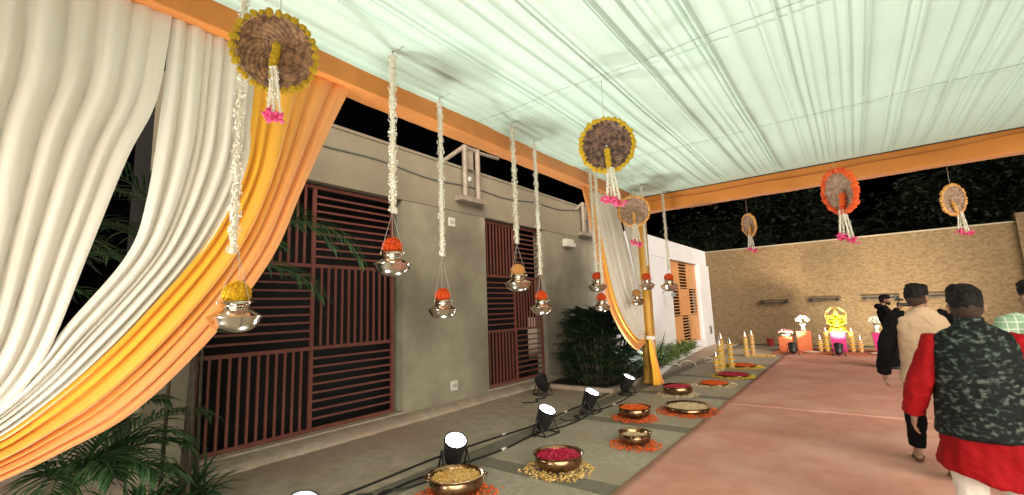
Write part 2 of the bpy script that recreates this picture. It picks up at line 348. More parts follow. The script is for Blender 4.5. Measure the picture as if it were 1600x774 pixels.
# ---------------------------------------------------------------- olive building
bld = thing('building', 'olive grey plastered building with red barred openings along the left', 'building', (-5.95, 0, 0))
b = MB()
YW = [(1.46, 1.92), (4.82, 6.96), (9.14, 12.2)]
for y0, y1 in YW: b.box((-0.30, y0, 0.0), (0, y1, 3.60))
for y0, y1 in ((1.92, 4.82), (6.96, 9.14)): b.box((-0.30, y0, 0.0), (0, y1, 0.115))
b.build('wall', K['plaster'], bld)
b = MB(); b.box((-0.30, 1.46, 3.603), (0.012, 12.2, 4.48)); b.build('upper_wall', K['plaster_band'], bld)
b = MB(); b.box((-0.34, 1.46, 4.483), (0.03, 12.2, 4.53)); b.build('parapet_cap', K['plaster_band'], bld)
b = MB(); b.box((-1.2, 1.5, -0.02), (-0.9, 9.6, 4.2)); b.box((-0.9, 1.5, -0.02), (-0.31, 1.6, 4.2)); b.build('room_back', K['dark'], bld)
for y0, y1 in ((1.90, 4.86), (6.93, 9.18)):
    b = MB(); b.box((-0.10, y0, 0.118), (0.045, y1, 0.140)); bevel(b.build('sill', K['concrete'], bld), 0.004)
def grille(y0, y1, flip):
    z0, z1 = 0.143, 3.575; ym = (y0+y1)/2; rows = [z0, 1.25, 2.40, z1]
    g_ = MB(); t = 0.024; xg = -0.12
    for y in (y0+t, ym, y1-t): g_.box((xg-0.02, y-t, z0), (xg+0.02, y+t, z1))
    for z in rows:
        zc = min(max(z, z0+t), z1-t)
        for a, c in ((y0+2*t+0.001, ym-t-0.001), (ym+t+0.001, y1-2*t-0.001)): g_.box((xg-0.019, a, zc-t), (xg+0.019, c, zc+t))
    gr = g_.build('window_grille', K['grille'], bld)
    bars = {}
    for c in range(2):
        a, e = (y0+2*t, ym-t) if c == 0 else (ym+t, y1-2*t)
        for r in range(3):
            za, ze = rows[r]+t*(2 if r == 0 else 1), rows[r+1]-t*(2 if r == 2 else 1)
            vert = ((c + r) % 2 == 0)
            if vert:
                n_ = round((e-a)/0.112); L_ = ze-za
                key = ('v', round(L_, 3))
                if key not in bars: q = MB(); q.box((-0.012,-0.014,0),(0.012,0.014,L_)); bars[key] = q.mesh('bar', K['grille'])
                for i in range(1, n_): link('bar', bars[key], gr, (xg, a+(e-a)*i/n_, za))
            else:
                n_ = round((ze-za)/0.112); L_ = e-a
                key = ('h', round(L_, 3))
                if key not in bars: q = MB(); q.box((-0.012,0,-0.014),(0.012,L_,0.014)); bars[key] = q.mesh('bar', K['grille'])
                for i in range(1, n_): link('bar', bars[key], gr, (xg, a, za+(ze-za)*i/n_))
grille(1.94, 4.72, 0)
grille(6.985, 9.12, 0)
# pipe supports on a small ledge above the first opening
def pipe_support(y, z0, zt, m=K['pipe']):
    q = MB(); q.box((0.013, y-0.38, z0-0.10), (0.20, y+0.36, z0)); ps = bevel(q.build('pipe_support', m, bld), 0.01)
    for dy in (-0.17, 0.21):
        t_ = MB(); t_.tube([(0.10, y+dy, z0), (0.10, y+dy, zt)], 0.055, 12); t_.build('pipe', m, ps, smooth=True, sharp=40)
    t_ = MB(); t_.tube([(0.10, y-0.17, zt-0.03), (0.06, y+0.05, zt-0.02), (0.10, y+0.21, zt-0.03)], 0.05, 10)
    t_.tube([(0.10, y-0.17, zt-0.02), (-0.10, y-0.62, zt-0.42)], 0.045, 8); t_.tube([(0.10, y+0.21, zt-0.05), (0.05, y+0.95, zt+0.02)], 0.035, 8)
    t_.build('pipe_brace', m, ps, smooth=True, sharp=40)
    t_ = MB(); t_.box((0.06, y-0.08, zt-0.45), (0.085, y+0.10, zt)); t_.build('gusset', K['pipe'], ps)
    t_ = MB(); t_.lathe([(0,0.03),(0.05,0.03),(0.055,0.0)], 14, (0.014, y+0.05, z0+0.42), axis=(1,0,0)); t_.build('socket', K['white_plastic'], ps, smooth=True)
pipe_support(6.45, 3.90, 4.95)
pipe_support(11.25, 3.75, 4.6)
for y, z in ((5.98, 3.37), (5.97, 0.365)):
    q = MB(); q.box((0.001, y-0.085, z-0.085), (0.022, y+0.085, z+0.085)); sp = bevel(q.build('socket_plate', K['white_plastic'], bld), 0.006)
    q = MB(); q.box((0.023, y-0.05, z-0.03), (0.028, y+0.05, z+0.03)); q.build('socket_insert', mat('grey insert', (0.45,0.43,0.38), 0.4), sp)
q = MB(); q.box((0.001, 10.05, 3.27), (0.14, 10.42, 3.47)); bevel(q.build('junction_box', K['white_plastic'], bld), 0.01)
q = MB(); q.tube([(0.02, 10.42, 3.32), (0.05, 10.6, 3.30), (0.05, 10.66, 3.40)], 0.018, 8); q.build('conduit', K['white_plastic'], bld, smooth=True)
q = MB()
pts = [(0.03, 1.5+i*0.25, 4.13 + (0.20*((i-17)/20.0)**2) + 0.03*math.sin(i*0.7)) for i in range(42)]
q.tube(pts, 0.011, 5); q.build('wall_cable', K['wire'], bld, smooth=True)

# ---------------------------------------------------------------- white side wall with orange door
ww = thing('side_wall', 'white painted side wall with an orange slatted door', 'wall', (-4.9, 0, 0))
b = MB()
b.box((-0.25, 12.2, 0), (0, 15.35, 3.20)); b.box((-0.25, 18.55, 0), (0, 20.0, 3.20)); b.box((-0.25, 15.35, 0), (0, 18.55, 0.30))
b.box((-1.04, 12.2, 0), (-0.252, 12.35, 3.8)); b.build('wall', K['white_wall'], ww)
b = MB(); b.box((-0.25, 12.2, 3.203), (0.012, 20.0, 3.83)); b.build('upper_wall', K['white_wall'], ww)
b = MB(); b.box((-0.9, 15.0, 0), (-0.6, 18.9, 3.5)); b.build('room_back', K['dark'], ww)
b = MB(); b.box((0.001, 18.6, 0), (0.09, 19.98, 3.198)); b.build('wall_pier', K['white_wall'], ww)
b = MB(); b.box((0.001, 12.25, 0), (0.05, 18.58, 0.30)); b.build('wall_base', K['white_wall'], ww)
b = MB()
for y in (15.37, 16.42, 17.47, 18.49): b.box((-0.14, y, 0.302), (-0.08, y+0.05, 3.198))
dr = b.build('door', K['door'], ww)
zr = [0.302, 1.25, 2.22, 3.198]; pan = {}
for c, y in enumerate((15.42, 16.47, 17.52)):
    for r in range(3):
        ya, yb = y+0.002, y+(1.0 if c < 2 else 0.97)-0.004
        if (c + r) % 2 == 0:
            q = MB(); q.box((-0.135, ya, zr[r]+0.004), (-0.085, yb, zr[r+1]-0.004)); bevel(q.build('door_panel', K['door'], dr), 0.01)
        else:
            for i in range(9):
                z = zr[r]+0.05+i*(zr[r+1]-zr[r])/9
                key = round(yb-ya, 3)
                if key not in pan: q = MB(); q.box((-0.13, 0, -0.017), (-0.09, yb-ya, 0.017)); pan[key] = q.mesh('slat', K['door'])
                link('slat', pan[key], dr, (0, ya, z))
q = MB(); q.box((0.091, 19.3, 0.45), (0.13, 19.5, 0.75)); q.build('switch_box', K['wire'], ww)

# ---------------------------------------------------------------- far stone wall
fw = thing('stone_wall', 'tall boundary wall of brown split stone behind the stage', 'wall', (0, 20.0, 0))
b = MB(); b.box((-5.2, 0, 0), (4.1, 0.35, 3.77)); b.build('stone_face', K['cladding'], fw)
b = MB(); b.box((4.103, -0.10, 0), (4.9, 0.4, 4.05)); b.build('pillar', K['cladding'], fw)
b = MB(); b.box((4.903, 0, 0), (16, 0.35, 3.77)); b.build('stone_face', K['cladding'], fw)
b = MB(); b.box((-5.2, -0.012, 3.773), (4.1, 0.37, 3.82)); b.build('coping', K['plaster_band'], fw)
for xa, xb in ((-3.02, -2.02), (-1.42, -0.42), (0.16, 1.16), (1.72, 2.72)):
    q = thing('wall_light_bar', '', 'light bar', ((xa+xb)/2, 19.86, 1.64), group='black bars along the stone wall')
    hw = (xb-xa)/2
    for z in (-0.045, 0.045):
        t_ = MB(); t_.box((-hw, -0.03, z-0.018), (hw, 0.03, z+0.018)); bevel(t_.build('bar', K['black'], q), 0.005)
    for x in (-hw*0.8, hw*0.8):
        t_ = MB(); t_.box((x-0.02, 0.031, -0.06), (x+0.02, 0.139, 0.06)); t_.build('bracket', K['black'], q)
    q['label'] = {-3.02: 'black double bar on the stone wall, nearest the white wall',
                  -1.42: 'black double bar on the stone wall above the white bouquet and idol',
                  0.16: 'black double bar on the stone wall behind the photographer',
                  1.72: 'black double bar on the stone wall between the beige and brocade men'}[xa]

# white kerb and planting strip below the white wall
b = MB()
kp = [(-3.95, 10.75), (-4.45, 13.8), (-4.82, 18.0)]
for (xa, ya), (xb, yb) in zip(kp, kp[1:]):
    d = Vector((xb-xa, yb-ya, 0)).normalized(); nrm = Vector((-d.y, d.x, 0))*0.06
    A, B = Vector((xa, ya, 0)), Vector((xb, yb, 0))
    vs = [A-nrm, B-nrm, B+nrm, A+nrm]; b.add(list(vs)+[v+Vector((0,0,0.13)) for v in vs], [(0,3,2,1),(4,5,6,7),(0,1,5,4),(1,2,6,5),(2,3,7,6),(3,0,4,7)])
tag(bevel(b.build('kerb', K['white_wall']), 0.01), 'white kerb edging the plant bed below the white wall', 'kerb')

# ---------------------------------------------------------------- tent
tent = thing('marquee_frame', 'marquee frame wrapped in orange cloth with corner post', 'marquee')
def wrapped_box(x0, y0, z0, x1, y1, z1, along, name, m):
    q = MB()
    L_ = (y1-y0) if along == 'y' else (x1-x0)
    n_ = max(2, int(L_*10)); ring = [(0,0),(0.5,0),(1,0),(1,0.5),(1,1),(0.5,1),(0,1),(0,0.5)]
    vs = []
    for i in range(n_+1):
        s_ = i/n_
        for k, (a, c) in enumerate(ring):
            wob = 0.006*noise.noise(Vector((s_*L_*1.7, k*3.1, 2))) + 0.004*noise.noise(Vector((s_*L_*7, k*1.3, 9)))
            ac = a + (wob/0.24)*(1 if a > 0.5 else -1 if a < 0.5 else 0); cc = c + (wob/0.24)*(1 if c > 0.5 else -1 if c < 0.5 else 0)
            if along == 'y': vs.append((x0+(x1-x0)*ac, y0+(y1-y0)*s_, z0+(z1-z0)*cc))
            else: vs.append((x0+(x1-x0)*s_, y0+(y1-y0)*ac, z0+(z1-z0)*cc))
    fs = [(i*8+k, i*8+(k+1)%8, (i+1)*8+(k+1)%8, (i+1)*8+k) for i in range(n_) for k in range(8)] + [tuple(range(8)), tuple(range(n_*8, n_*8+8))]
    q.add(vs, fs); o = q.build(name, m, tent); return bevel(o, 0.012, 2)
wrapped_box(-3.86, -4, 3.86, -3.60, 9.63, 4.13, 'y', 'side_beam', K['orange'])
wrapped_box(-3.86, 9.635, 3.73, 3.06, 9.90, 4.10, 'x', 'end_beam', K['orange'])
wrapped_box(2.82, -4, 3.86, 3.06, 9.63, 4.13, 'y', 'side_beam', K['orange'])
q = MB(); q.tube([(-3.58 + 6.36*i/20, 9.62, 4.073) for i in range(21)], 0.010, 6); q.build('edge_piping', mat('dark piping', (0.05,0.03,0.02), 0.7), tent, smooth=True)
# overlap seam of the cloth on the end beam
q = MB()
sp = [(-3.4 + i*0.35, 9.628, 3.955 - 0.05*math.sin(i*0.16) + 0.012*math.sin(i*1.3) + 0.004*i) for i in range(19)]
q.tube(sp, [0.004 + 0.008*abs(math.sin(i*0.22)) for i in range(19)], 6); q.build('cloth_fold', mat('deep orange fold', (0.40,0.13,0.03), 0.7), tent, smooth=True)
def post(x, y, label_part='post'):
    q = MB(); n_ = 40; fl = 26
    def fn(u, v):
        a = u*2*PI; r = 0.125*(abs(math.cos(a))**6+abs(math.sin(a))**6)**(-1/6)
        r += 0.006*math.sin(a*9 + 2*noise.noise(Vector((u*4, v*3, 0)))) + 0.004*noise.noise(Vector((u*8, v*9, 2)))
        z = 3.73*v + 0.012
        if v < 0.05: r *= 1 + 0.35*(1-v/0.05)**2*(0.6+0.4*math.sin(a*5))
        return (x + r*math.cos(a), y + r*math.sin(a), z)
    q.grid(fn, 72, 50); return q.build(label_part, K['gold'], tent, smooth=True)
post(-3.73, 9.77); post(2.94, 9.77)

# pleated ceiling cloth
rc = random.Random(21)
xs = [-3.6]
while xs[-1] < 2.82: xs.append(xs[-1] + rc.choice([0.045, 0.06, 0.08, 0.11, 0.15, 0.2]) * rc.uniform(0.85, 1.2))
prof = []
for a, c in zip(xs, xs[1:]):
    d = 0.004 + 0.085*(c-a)*rc.uniform(0.6, 1.2); d = min(d, 0.016)
    # a flat run rising gently, then a rolled lip that hangs down before the next run
    g_ = (c-a); d *= rc.choice([0.9, 1.5, 2.8]); sh = rc.choice([0.04, 0.06, 0.12])
    prof += [(a, -d), (a+g_*sh*0.5, -d*0.9), (a+g_*sh*1.3, -0.001), (a+g_*0.5, 0.0), (c-g_*0.28, -0.001-d*0.15), (c-g_*0.07, -d*0.75)]
prof = [p for i, p in enumerate(prof) if i == 0 or p[0] > prof[i-1][0]+1e-4]
b = MB(); NY = 60; vs = []
for j in range(NY+1):
    y = -4 + 13.634*j/NY
    sag = -0.012*(0.5-0.5*math.cos(2*PI*(y-4.1)/2.75))
    for i, (x, dz) in enumerate(prof):
        xx = x + 0.016*noise.noise(Vector((x*3, y*0.5, 0))); k_ = 1 + 0.35*noise.noise(Vector((x*5, y*0.4, 7)))
        vs.append((min(max(xx, -3.62), 2.84), y, 4.085 + sag + dz*k_*min(1, 0.12 + (9.634-y)/0.7)))
W_ = len(prof); b.add(vs, [(j*W_+i, (j+1)*W_+i, (j+1)*W_+i+1, j*W_+i+1) for j in range(NY) for i in range(W_-1)])
ceil_o = b.build('ceiling_cloth', K['ceiling'], tent); ceil_o.data.polygons.foreach_set('use_smooth', [True]*len(ceil_o.data.polygons))
for y in (4.25, 7.0):
    q = MB(); vs = []; n_ = 120
    for i in range(n_+1):
        x = -3.58 + 6.38*i/n_; z = 4.070 + 0.003*math.sin(i*1.9) + 0.004*noise.noise(Vector((x*4, y, 0)))
        vs += [(x, y-0.007, z), (x, y+0.007, z)]
    q.add(vs, [(2*i, 2*i+1, 2*i+3, 2*i+2) for i in range(n_)]); q.build('seam_tape', K['ceiling'], tent, smooth=True)
    q = MB(); q.tube([(-3.58 + 6.38*i/24, y-0.16+0.02*math.sin(i), 4.062+0.004*math.sin(i*2)) for i in range(25)], 0.0022, 5); q.build('ceiling_wire', K['wire'], tent, smooth=True)

# ---------------------------------------------------------------- swagged drapes
def resample(poly, n):
    P = [Vector((0, a, c)) for a, c in poly]
    # Catmull-Rom through the points, then even arc length
    Q = []
    for i in range(len(P)-1):
        p0 = P[max(i-1,0)]; p1 = P[i]; p2 = P[i+1]; p3 = P[min(i+2,len(P)-1)]
        for k in range(12):
            t = k/12
            Q.append(0.5*((2*p1)+(p2-p0)*t+(2*p0-5*p1+4*p2-p3)*t*t+(3*p1-p0-3*p2+p3)*t**3))
    Q.append(P[-1]); D = [0]
    for a, c in zip(Q, Q[1:]): D.append(D[-1]+(c-a).length)
    out = []; j = 0
    for i in range(n+1):
        s_ = D[-1]*i/n
        while j < len(D)-2 and D[j+1] < s_: j += 1
        t = (s_-D[j])/max(1e-9, D[j+1]-D[j]); out.append(Q[j].lerp(Q[j+1], t))
    return out
def swag(parent, name, Lp, Rp, m, folds, amp, x0, nu=110, nv=70, seed=0, gather=0.35, lean=0.0, pinch=0.8):
    A = resample(Lp, nv); B = resample(Rp, nv); rs = random.Random(seed)
    ph = [rs.uniform(0, 6.28) for _ in range(4)]
    br = [0.0]
    while br[-1] < 1: br.append(br[-1] + rs.uniform(0.6, 1.5)/folds)
    def fold(u):
        for i in range(len(br)-1):
            if br[i] <= u <= br[i+1]:
                t = (u-br[i])/(br[i+1]-br[i]); wd_ = (br[i+1]-br[i])*folds
                return (math.sin(PI*t**1.25)**0.7) * (0.25 + 0.75*wd_)
        return 0
    q = MB(); vs = []; ac = []
    for j in range(nv+1):
        v = j/nv
        for i in range(nu+1):
            u = i/nu
            us = min(1, max(0, u + 0.035*math.sin(3*v+ph[0])*math.sin(PI*u)))
            p = A[j].lerp(B[j], u)
            env = (0.45 + 0.55*min(1, v*4)) * (1 - gather*v)
            env *= min(1, 0.25 + 6*u, 0.25 + 6*(1-u)); d = amp*env*(fold(us) - 0.5) + amp*0.30*env*noise.noise(Vector((u*6, v*1.6, seed))) + amp*0.12*env*math.sin(u*folds*5.1+ph[1]+2*v)
            vs.append((x0 + lean*v + d, p.y, p.z)); ac.append(u)
    q.add(vs, [(j*(nu+1)+i, j*(nu+1)+i+1, (j+1)*(nu+1)+i+1, (j+1)*(nu+1)+i) for j in range(nv) for i in range(nu)])
    o = q.build(name, m, parent, smooth=True)
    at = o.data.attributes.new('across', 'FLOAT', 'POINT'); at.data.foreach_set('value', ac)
    return o
XC = -3.73
dl = thing('drape', 'large cream and marigold drape swept down to the lower left corner', 'drape', group='swagged drapes on the marquee')
swag(dl, 'cream_panel', [(-0.75,3.88),(-0.62,3.0),(-0.5,2.2),(-0.40,1.5),(-0.32,0.95)], [(0.92,3.88),(0.87,3.22),(0.74,2.76),(0.60,2.14),(0.46,1.52),(0.30,1.22),(0.06,0.99),(-0.22,0.91)], K['white_cloth'], 13, 0.068, XC+0.03, 170, seed=3)
swag(dl, 'cream_panel', [(0.915,3.88),(0.90,3.18),(0.86,2.50),(0.78,2.12),(0.53,1.68),(0.42,1.46),(0.27,1.26),(0.03,1.08),(-0.22,0.95)], [(1.55,3.88),(1.52,3.3),(1.47,2.80),(1.26,2.25),(0.94,1.74),(0.71,1.44),(0.46,1.19),(0.30,1.07),(0.05,0.97),(-0.22,0.90)], K['white_cloth'], 8, 0.062, XC+0.02, 110, seed=5)
swag(dl, 'marigold_panel', [(1.50,3.88),(1.48,3.3),(1.43,2.80),(1.22,2.25),(0.90,1.75),(0.67,1.45),(0.42,1.19),(0.27,1.08),(0.02,0.97),(-0.22,0.91)], [(2.36,3.87),(2.17,3.42),(1.91,2.76),(1.72,2.24),(1.45,1.78),(1.14,1.39),(0.85,1.11),(0.57,0.97),(0.34,0.88),(0.08,0.81),(-0.22,0.80)], K['drape_light_ramp'], 6, 0.065, XC+0.04, 120, 80, seed=8)
dr_ = thing('drape', 'smaller white and peach drape gathered at the gold corner post', 'drape', group='swagged drapes on the marquee')
swag(dr_, 'peach_panel', [(9.50,0.98),(9.2,0.98),(8.79,1.18),(8.40,1.48),(8.10,1.86),(7.80,2.52),(7.46,3.69),(7.40,3.88)][::-1], [(9.50,0.90),(9.25,0.80),(8.9,0.80),(8.33,1.14),(7.83,1.67),(7.53,2.38),(7.22,3.3),(7.0,3.88)][::-1], K['drape_light_ramp'], 5, 0.07, XC+0.03, 70, 60, seed=11)
swag(dr_, 'white_panel', [(9.52,1.30),(9.46,1.45),(9.36,1.75),(9.1,2.65),(8.62,3.6),(8.52,3.88)][::-1], [(9.48,0.96),(9.2,0.96),(8.77,1.16),(8.38,1.48),(8.08,1.86),(7.78,2.52),(7.44,3.69),(7.38,3.88)][::-1], K['white_cloth'], 7, 0.065, XC+0.01, 100, 60, seed=12)
swag(dr_, 'white_panel', [(9.62,1.1),(9.62,1.8),(9.62,3.0),(9.63,3.88)][::-1], [(9.52,1.1),(9.44,1.75),(9.22,2.7),(8.9,3.4),(8.65,3.88)][::-1], K['white_cloth'], 5, 0.06, XC-0.02, 60, 40, seed=13)
swag(dr_, 'white_tail', [(9.44,1.0),(9.42,0.75),(9.40,0.45)], [(9.56,1.0),(9.60,0.75),(9.63,0.40)], K['white_cloth'], 3, 0.05, XC+0.17, 30, 20, seed=14, gather=-0.5)
swag(dr_, 'peach_tail', [(9.40,0.98),(9.36,0.6),(9.34,0.25),(9.26,0.04)], [(9.56,0.98),(9.60,0.6),(9.66,0.2),(9.80,0.035)], K['drape_light_ramp'], 4, 0.07, XC+0.15, 46, 30, seed=15, gather=-0.6, lean=0.08)
q = MB()
for i in range(3): q.tube([(XC+0.15+0.10*math.cos(a*2*PI/20), 9.58+0.15*math.sin(a*2*PI/20), 0.96+i*0.025) for a in range(21)], 0.014, 6)
q.build('tie_cord', K['white_cloth'], dr_, smooth=True)

# ================================================================ LAMPS
K['lens'] = emis('lit lens', COOL, 110.0)
K['lens_warm'] = emis('warm lens', (1.0,0.8,0.55), 5.0)
K['lens_off'] = mat('dark lens', (0.03,0.03,0.035), 0.1)
def par_can(label, x, y, aim, group='spotlights on the floor', power=PAR_POWER, colr=COOL, lit=True, spot=88, can='black'):
    t = thing('floor_spotlight', label, 'spotlight', (x, y, 0.004), group=group)
    a = Vector(aim).normalized(); c = Vector((0, 0, 0.20))
    q = MB(); q.lathe([(0,-0.155),(0.05,-0.155),(0.075,-0.145),(0.095,-0.11),(0.108,-0.04),(0.116,0.08),(0.120,0.12),(0.126,0.122),(0.126,0.150),(0.118,0.152),(0.108,0.146),(0.098,0.116)], 28, c, axis=a)
    body = q.build('can', K[can], t, smooth=True, sharp=35)
    q = MB(); q.lathe([(0.098,0.118),(0.07,0.124),(0,0.127)], 28, c, axis=a); q.build('lens', (K['lens'] if colr[2] > 0.7 else K['lens_warm']) if lit else K['lens_off'], body, smooth=True)
    if not lit:
        q = MB()
        for k in range(6): q.box((-0.10, -0.012+0.03*(k-3), -0.002), (0.10, 0.0+0.03*(k-3), 0.004))
    sd = a.cross(Vector((0,0,1)))
    sd = sd.normalized() if sd.length > 0.05 else Vector((1,0,0))
    fw_ = Vector((0,0,1)).cross(sd)
    for s_ in (-1, 1):
        q = MB(); tip = c + sd*0.138*s_
        foot = Vector((sd.x*0.15*s_, sd.y*0.15*s_, 0.008))
        q.tube([tip + a*0.02, foot + fw_*0.13], 0.010, 6); q.tube([tip + a*0.02, foot - fw_*0.10], 0.010, 6); q.tube([foot + fw_*0.13, foot - fw_*0.10], 0.009, 6)
        q.build('bracket', K['black'], t, smooth=True)
        q = MB(); q.lathe([(0,0.02),(0.022,0.02),(0.024,0)], 10, tip - sd*0.012*s_, axis=sd*s_); q.build('knob', K['black'], t, smooth=True)
    q = MB(); q.tube([Vector((sd.x*0.15,sd.y*0.15,0.008)) + fw_*0.13, Vector((-sd.x*0.15,-sd.y*0.15,0.008)) + fw_*0.13], 0.009, 6); q.build('foot_bar', K['black'], t, smooth=True)
    q = MB(); tail = c - a*0.15
    q.tube([tail, tail - a*0.05 + Vector((0,0,-0.02)), Vector((tail.x*1.4, tail.y*1.4, 0.012)) - fw_*0.05, Vector((-0.02, -0.22, 0.008))], 0.008, 6); q.build('power_lead', K['rubber'], t, smooth=True)
    if lit:
        L = bpy.data.lights.new('spot_bulb', 'SPOT'); L.energy = power; L.color = colr; L.spot_size = R(spot); L.spot_blend = 0.9; L.shadow_soft_size = 0.07
        o = bpy.data.objects.new('spot_bulb', L); col.objects.link(o); o.parent = t; o.location = c + a*0.15
        o.rotation_euler = Vector((0,0,-1)).rotation_difference(a).to_euler()
    return t
par_can('lit floor spotlight closest to the viewer, beside the bowl of yellow grains', -3.62, 3.62, (0.42,-0.22,0.88))
par_can('lit floor spotlight between the red-filled bowl and the grey wall', -3.55, 5.28, (0.42,-0.05,0.88))
par_can('lit floor spotlight level with the bowl of orange petals', -3.60, 6.68, (0.42,0.0,0.88))
par_can('lit floor spotlight by the dark bush, next to the gold post', -3.68, 8.35, (0.42,0.05,0.88))
par_can('unlit black floor spotlight standing against the plinth by the second grille', -5.12, 7.62, (0.05,-0.6,0.8), lit=False)
par_can('lit floor spotlight just below the picture, near the foot of the marigold drape', -3.45, 1.84, (0.42,0,0.88))
for x, y, a, lab in [(-3.3,-0.6,(0.25,0.75,0.55),'added unseen floor spotlight behind the viewer beside the drape, closer one'), (-3.3,-2.4,(0.3,0.75,0.55),'added unseen floor spotlight behind the viewer beside the drape, farther one'),
                (2.5,-0.6,(-0.5,0.75,0.45),'added unseen floor spotlight behind the viewer across the carpet, closer one'), (2.5,-2.4,(-0.5,0.75,0.45),'added unseen floor spotlight behind the viewer across the carpet, farther one')]:
    par_can(lab, x, y, a)  # added lamps out of view, aimed forward to brighten drapes, walls and men
for y, lab in [(2.4,'added unseen floor spotlight under the opposite beam beside the viewer'), (5.4,'added unseen floor spotlight under the opposite beam beside the walking men'), (8.4,'added unseen floor spotlight under the opposite beam near the end post')]:
    par_can(lab, 2.75, y, (-0.36,0,0.9))  # added mirror row out of view, brightens floor and drapes from across
par_can('floor spotlight in the plant bed behind the gold post, lighting the white wall', -4.42, 11.5, (-0.25,0.5,0.8), power=420, colr=(0.85,0.93,1.0))
# cables along the lamps
def cable(label, pts, r=0.011, cat='cable', clips=()):
    q = MB(); P = []
    for i in range(len(pts)-1):
        p0 = Vector(pts[max(i-1,0)]); p1 = Vector(pts[i]); p2 = Vector(pts[i+1]); p3 = Vector(pts[min(i+2,len(pts)-1)])
        for k in range(6):
            t = k/6; P.append(0.5*((2*p1)+(p2-p0)*t+(2*p0-5*p1+4*p2-p3)*t*t+(3*p1-p0-3*p2+p3)*t**3))
    P.append(Vector(pts[-1])); q.tube(P, r, 6)
    t = thing('power_cable', label, cat); q.build('lead', K['rubber'], t, smooth=True)
    for (x, y, a) in clips:
        c = MB(); d = Vector((math.cos(a), math.sin(a), 0))*0.045
        c.tube([Vector((x,y,0.016))-d, Vector((x,y,0.016))+d], 0.016, 8); c.build('connector', K['white_plastic'], t, smooth=True)
    return t
Z = 0.012
cable('black cable running straight along the apron nearest the building', [(-4.02,0.5,Z),(-4.03,1.8,Z),(-4.05,2.9,Z),(-4.08,3.9,Z),(-4.0,4.8,Z),(-3.92,5.5,Z),(-3.95,6.6,Z),(-3.98,7.6,Z),(-4.05,8.6,Z)], 0.012, clips=[(-3.99,4.95,1.5),(-3.95,6.5,1.6)])
cable('black cable looping between the lit spotlights beside the bowls', [(-3.80,1.6,Z),(-3.72,2.6,Z),(-3.76,3.13,Z),(-3.70,3.7,Z),(-3.60,4.4,Z),(-3.64,5.2,Z),(-3.52,5.7,Z),(-3.50,6.2,Z),(-3.56,6.7,Z),(-3.50,7.3,Z),(-3.52,7.9,Z),(-3.62,8.4,Z)], 0.012, clips=[(-3.60,4.45,1.6),(-3.50,7.35,1.5)])
cable('loose coil of black cable behind the nearest grain bowl', [(-3.90,2.62,0.03),(-3.80,2.72,Z),(-3.70,2.62,Z),(-3.78,2.85,Z),(-3.66,3.0,Z),(-3.60,3.3,Z),(-3.52,3.42,Z)], 0.010)
cable('short loop of black cable before the third lit spotlight', [(-3.72,5.95,0.05),(-3.66,6.0,Z),(-3.58,6.08,Z),(-3.56,6.25,Z),(-3.68,6.3,Z),(-3.60,6.5,Z)], 0.010)
cable('short kinked cable on the apron by the unlit spotlight', [(-5.0,7.45,Z),(-4.88,7.3,Z),(-4.95,7.1,Z),(-4.8,6.95,Z),(-5.0,6.75,Z)], 0.011)
def arc(x, y, r, label):
    q = MB(); q.tube([(x + r*math.cos(a*PI/12), y + 0.25*r*math.sin(a*PI/6), 0.012 + r*0.7*math.sin(a*PI/12)) for a in range(13)], 0.012, 8)
    tag(q.build('cable_loop', K['white_plastic'], smooth=True), label, 'cable')
arc(-3.80, 12.7, 0.20, 'white cable loop standing on the paving, middle one of three')
arc(-4.02, 12.3, 0.13, 'white cable loop on the paving closest to the white kerb')
arc(-3.55, 13.9, 0.14, 'white cable loop on the paving behind the flower columns')

# ================================================================ FLOWERS
def blob_mesh(name, m, seed, sub=1):
    bm = bmesh.new(); bmesh.ops.create_icosphere(bm, subdivisions=3, radius=1.0)
    for v in bm.verts:
        k = 0.92 + 0.30*noise.noise(v.co*2.2 + Vector((seed*7.3, 0, 0))) + 0.24*noise.noise(v.co*5.5 + Vector((0, seed*3.1, 0)))
        v.co *= k; v.co.z *= 0.85
    me = bpy.data.meshes.new(name); bm.to_mesh(me); bm.free(); me.materials.append(m); return me
def low_blob(seed):
    bm = bmesh.new(); bmesh.ops.create_icosphere(bm, subdivisions=1, radius=1.0)
    vs = []
    for v in bm.verts: vs.append(v.co*(0.85 + 0.4*noise.noise(v.co*4 + Vector((seed*5.1, 0, 0)))))
    fs = [[v.index for v in f.verts] for f in bm.faces]; bm.free(); return vs, fs
LB = [low_blob(i) for i in range(6)]
rf = random.Random(99)
def put_blob(q, p, r, rs=rf, sc=(1,1,1)):
    vs, fs = LB[rs.randrange(6)]
    E_ = Matrix.Rotation(rs.uniform(0,6.28), 3, 'Z') @ Matrix.Rotation(rs.uniform(0,6.28), 3, 'X')
    q.add([Vector(p) + Vector(((E_@v).x*r*sc[0], (E_@v).y*r*sc[1], (E_@v).z*r*sc[2])) for v in vs], fs)
def petal(q, p, s, rs, tilt=0.9, up=None):
    """one small cupped petal: 4 points, 2 faces"""
    e = Matrix.Rotation(rs.uniform(0,6.28), 3, 'Z') @ Matrix.Rotation(rs.uniform(-tilt,tilt), 3, 'X') @ Matrix.Rotation(rs.uniform(-tilt,tilt), 3, 'Y')
    w_ = s*rs.uniform(0.45,0.75)
    P = [Vector((-s,0,0.12*s)), Vector((0,-w_,0.25*s)), Vector((s,0,0.12*s)), Vector((0,w_,0.25*s)), Vector((0,0,-0.1*s))]
    if up: e = up @ e
    q.add([Vector(p) + e@v for v in P], [(0,1,4),(1,2,4),(2,3,4),(3,0,4)])
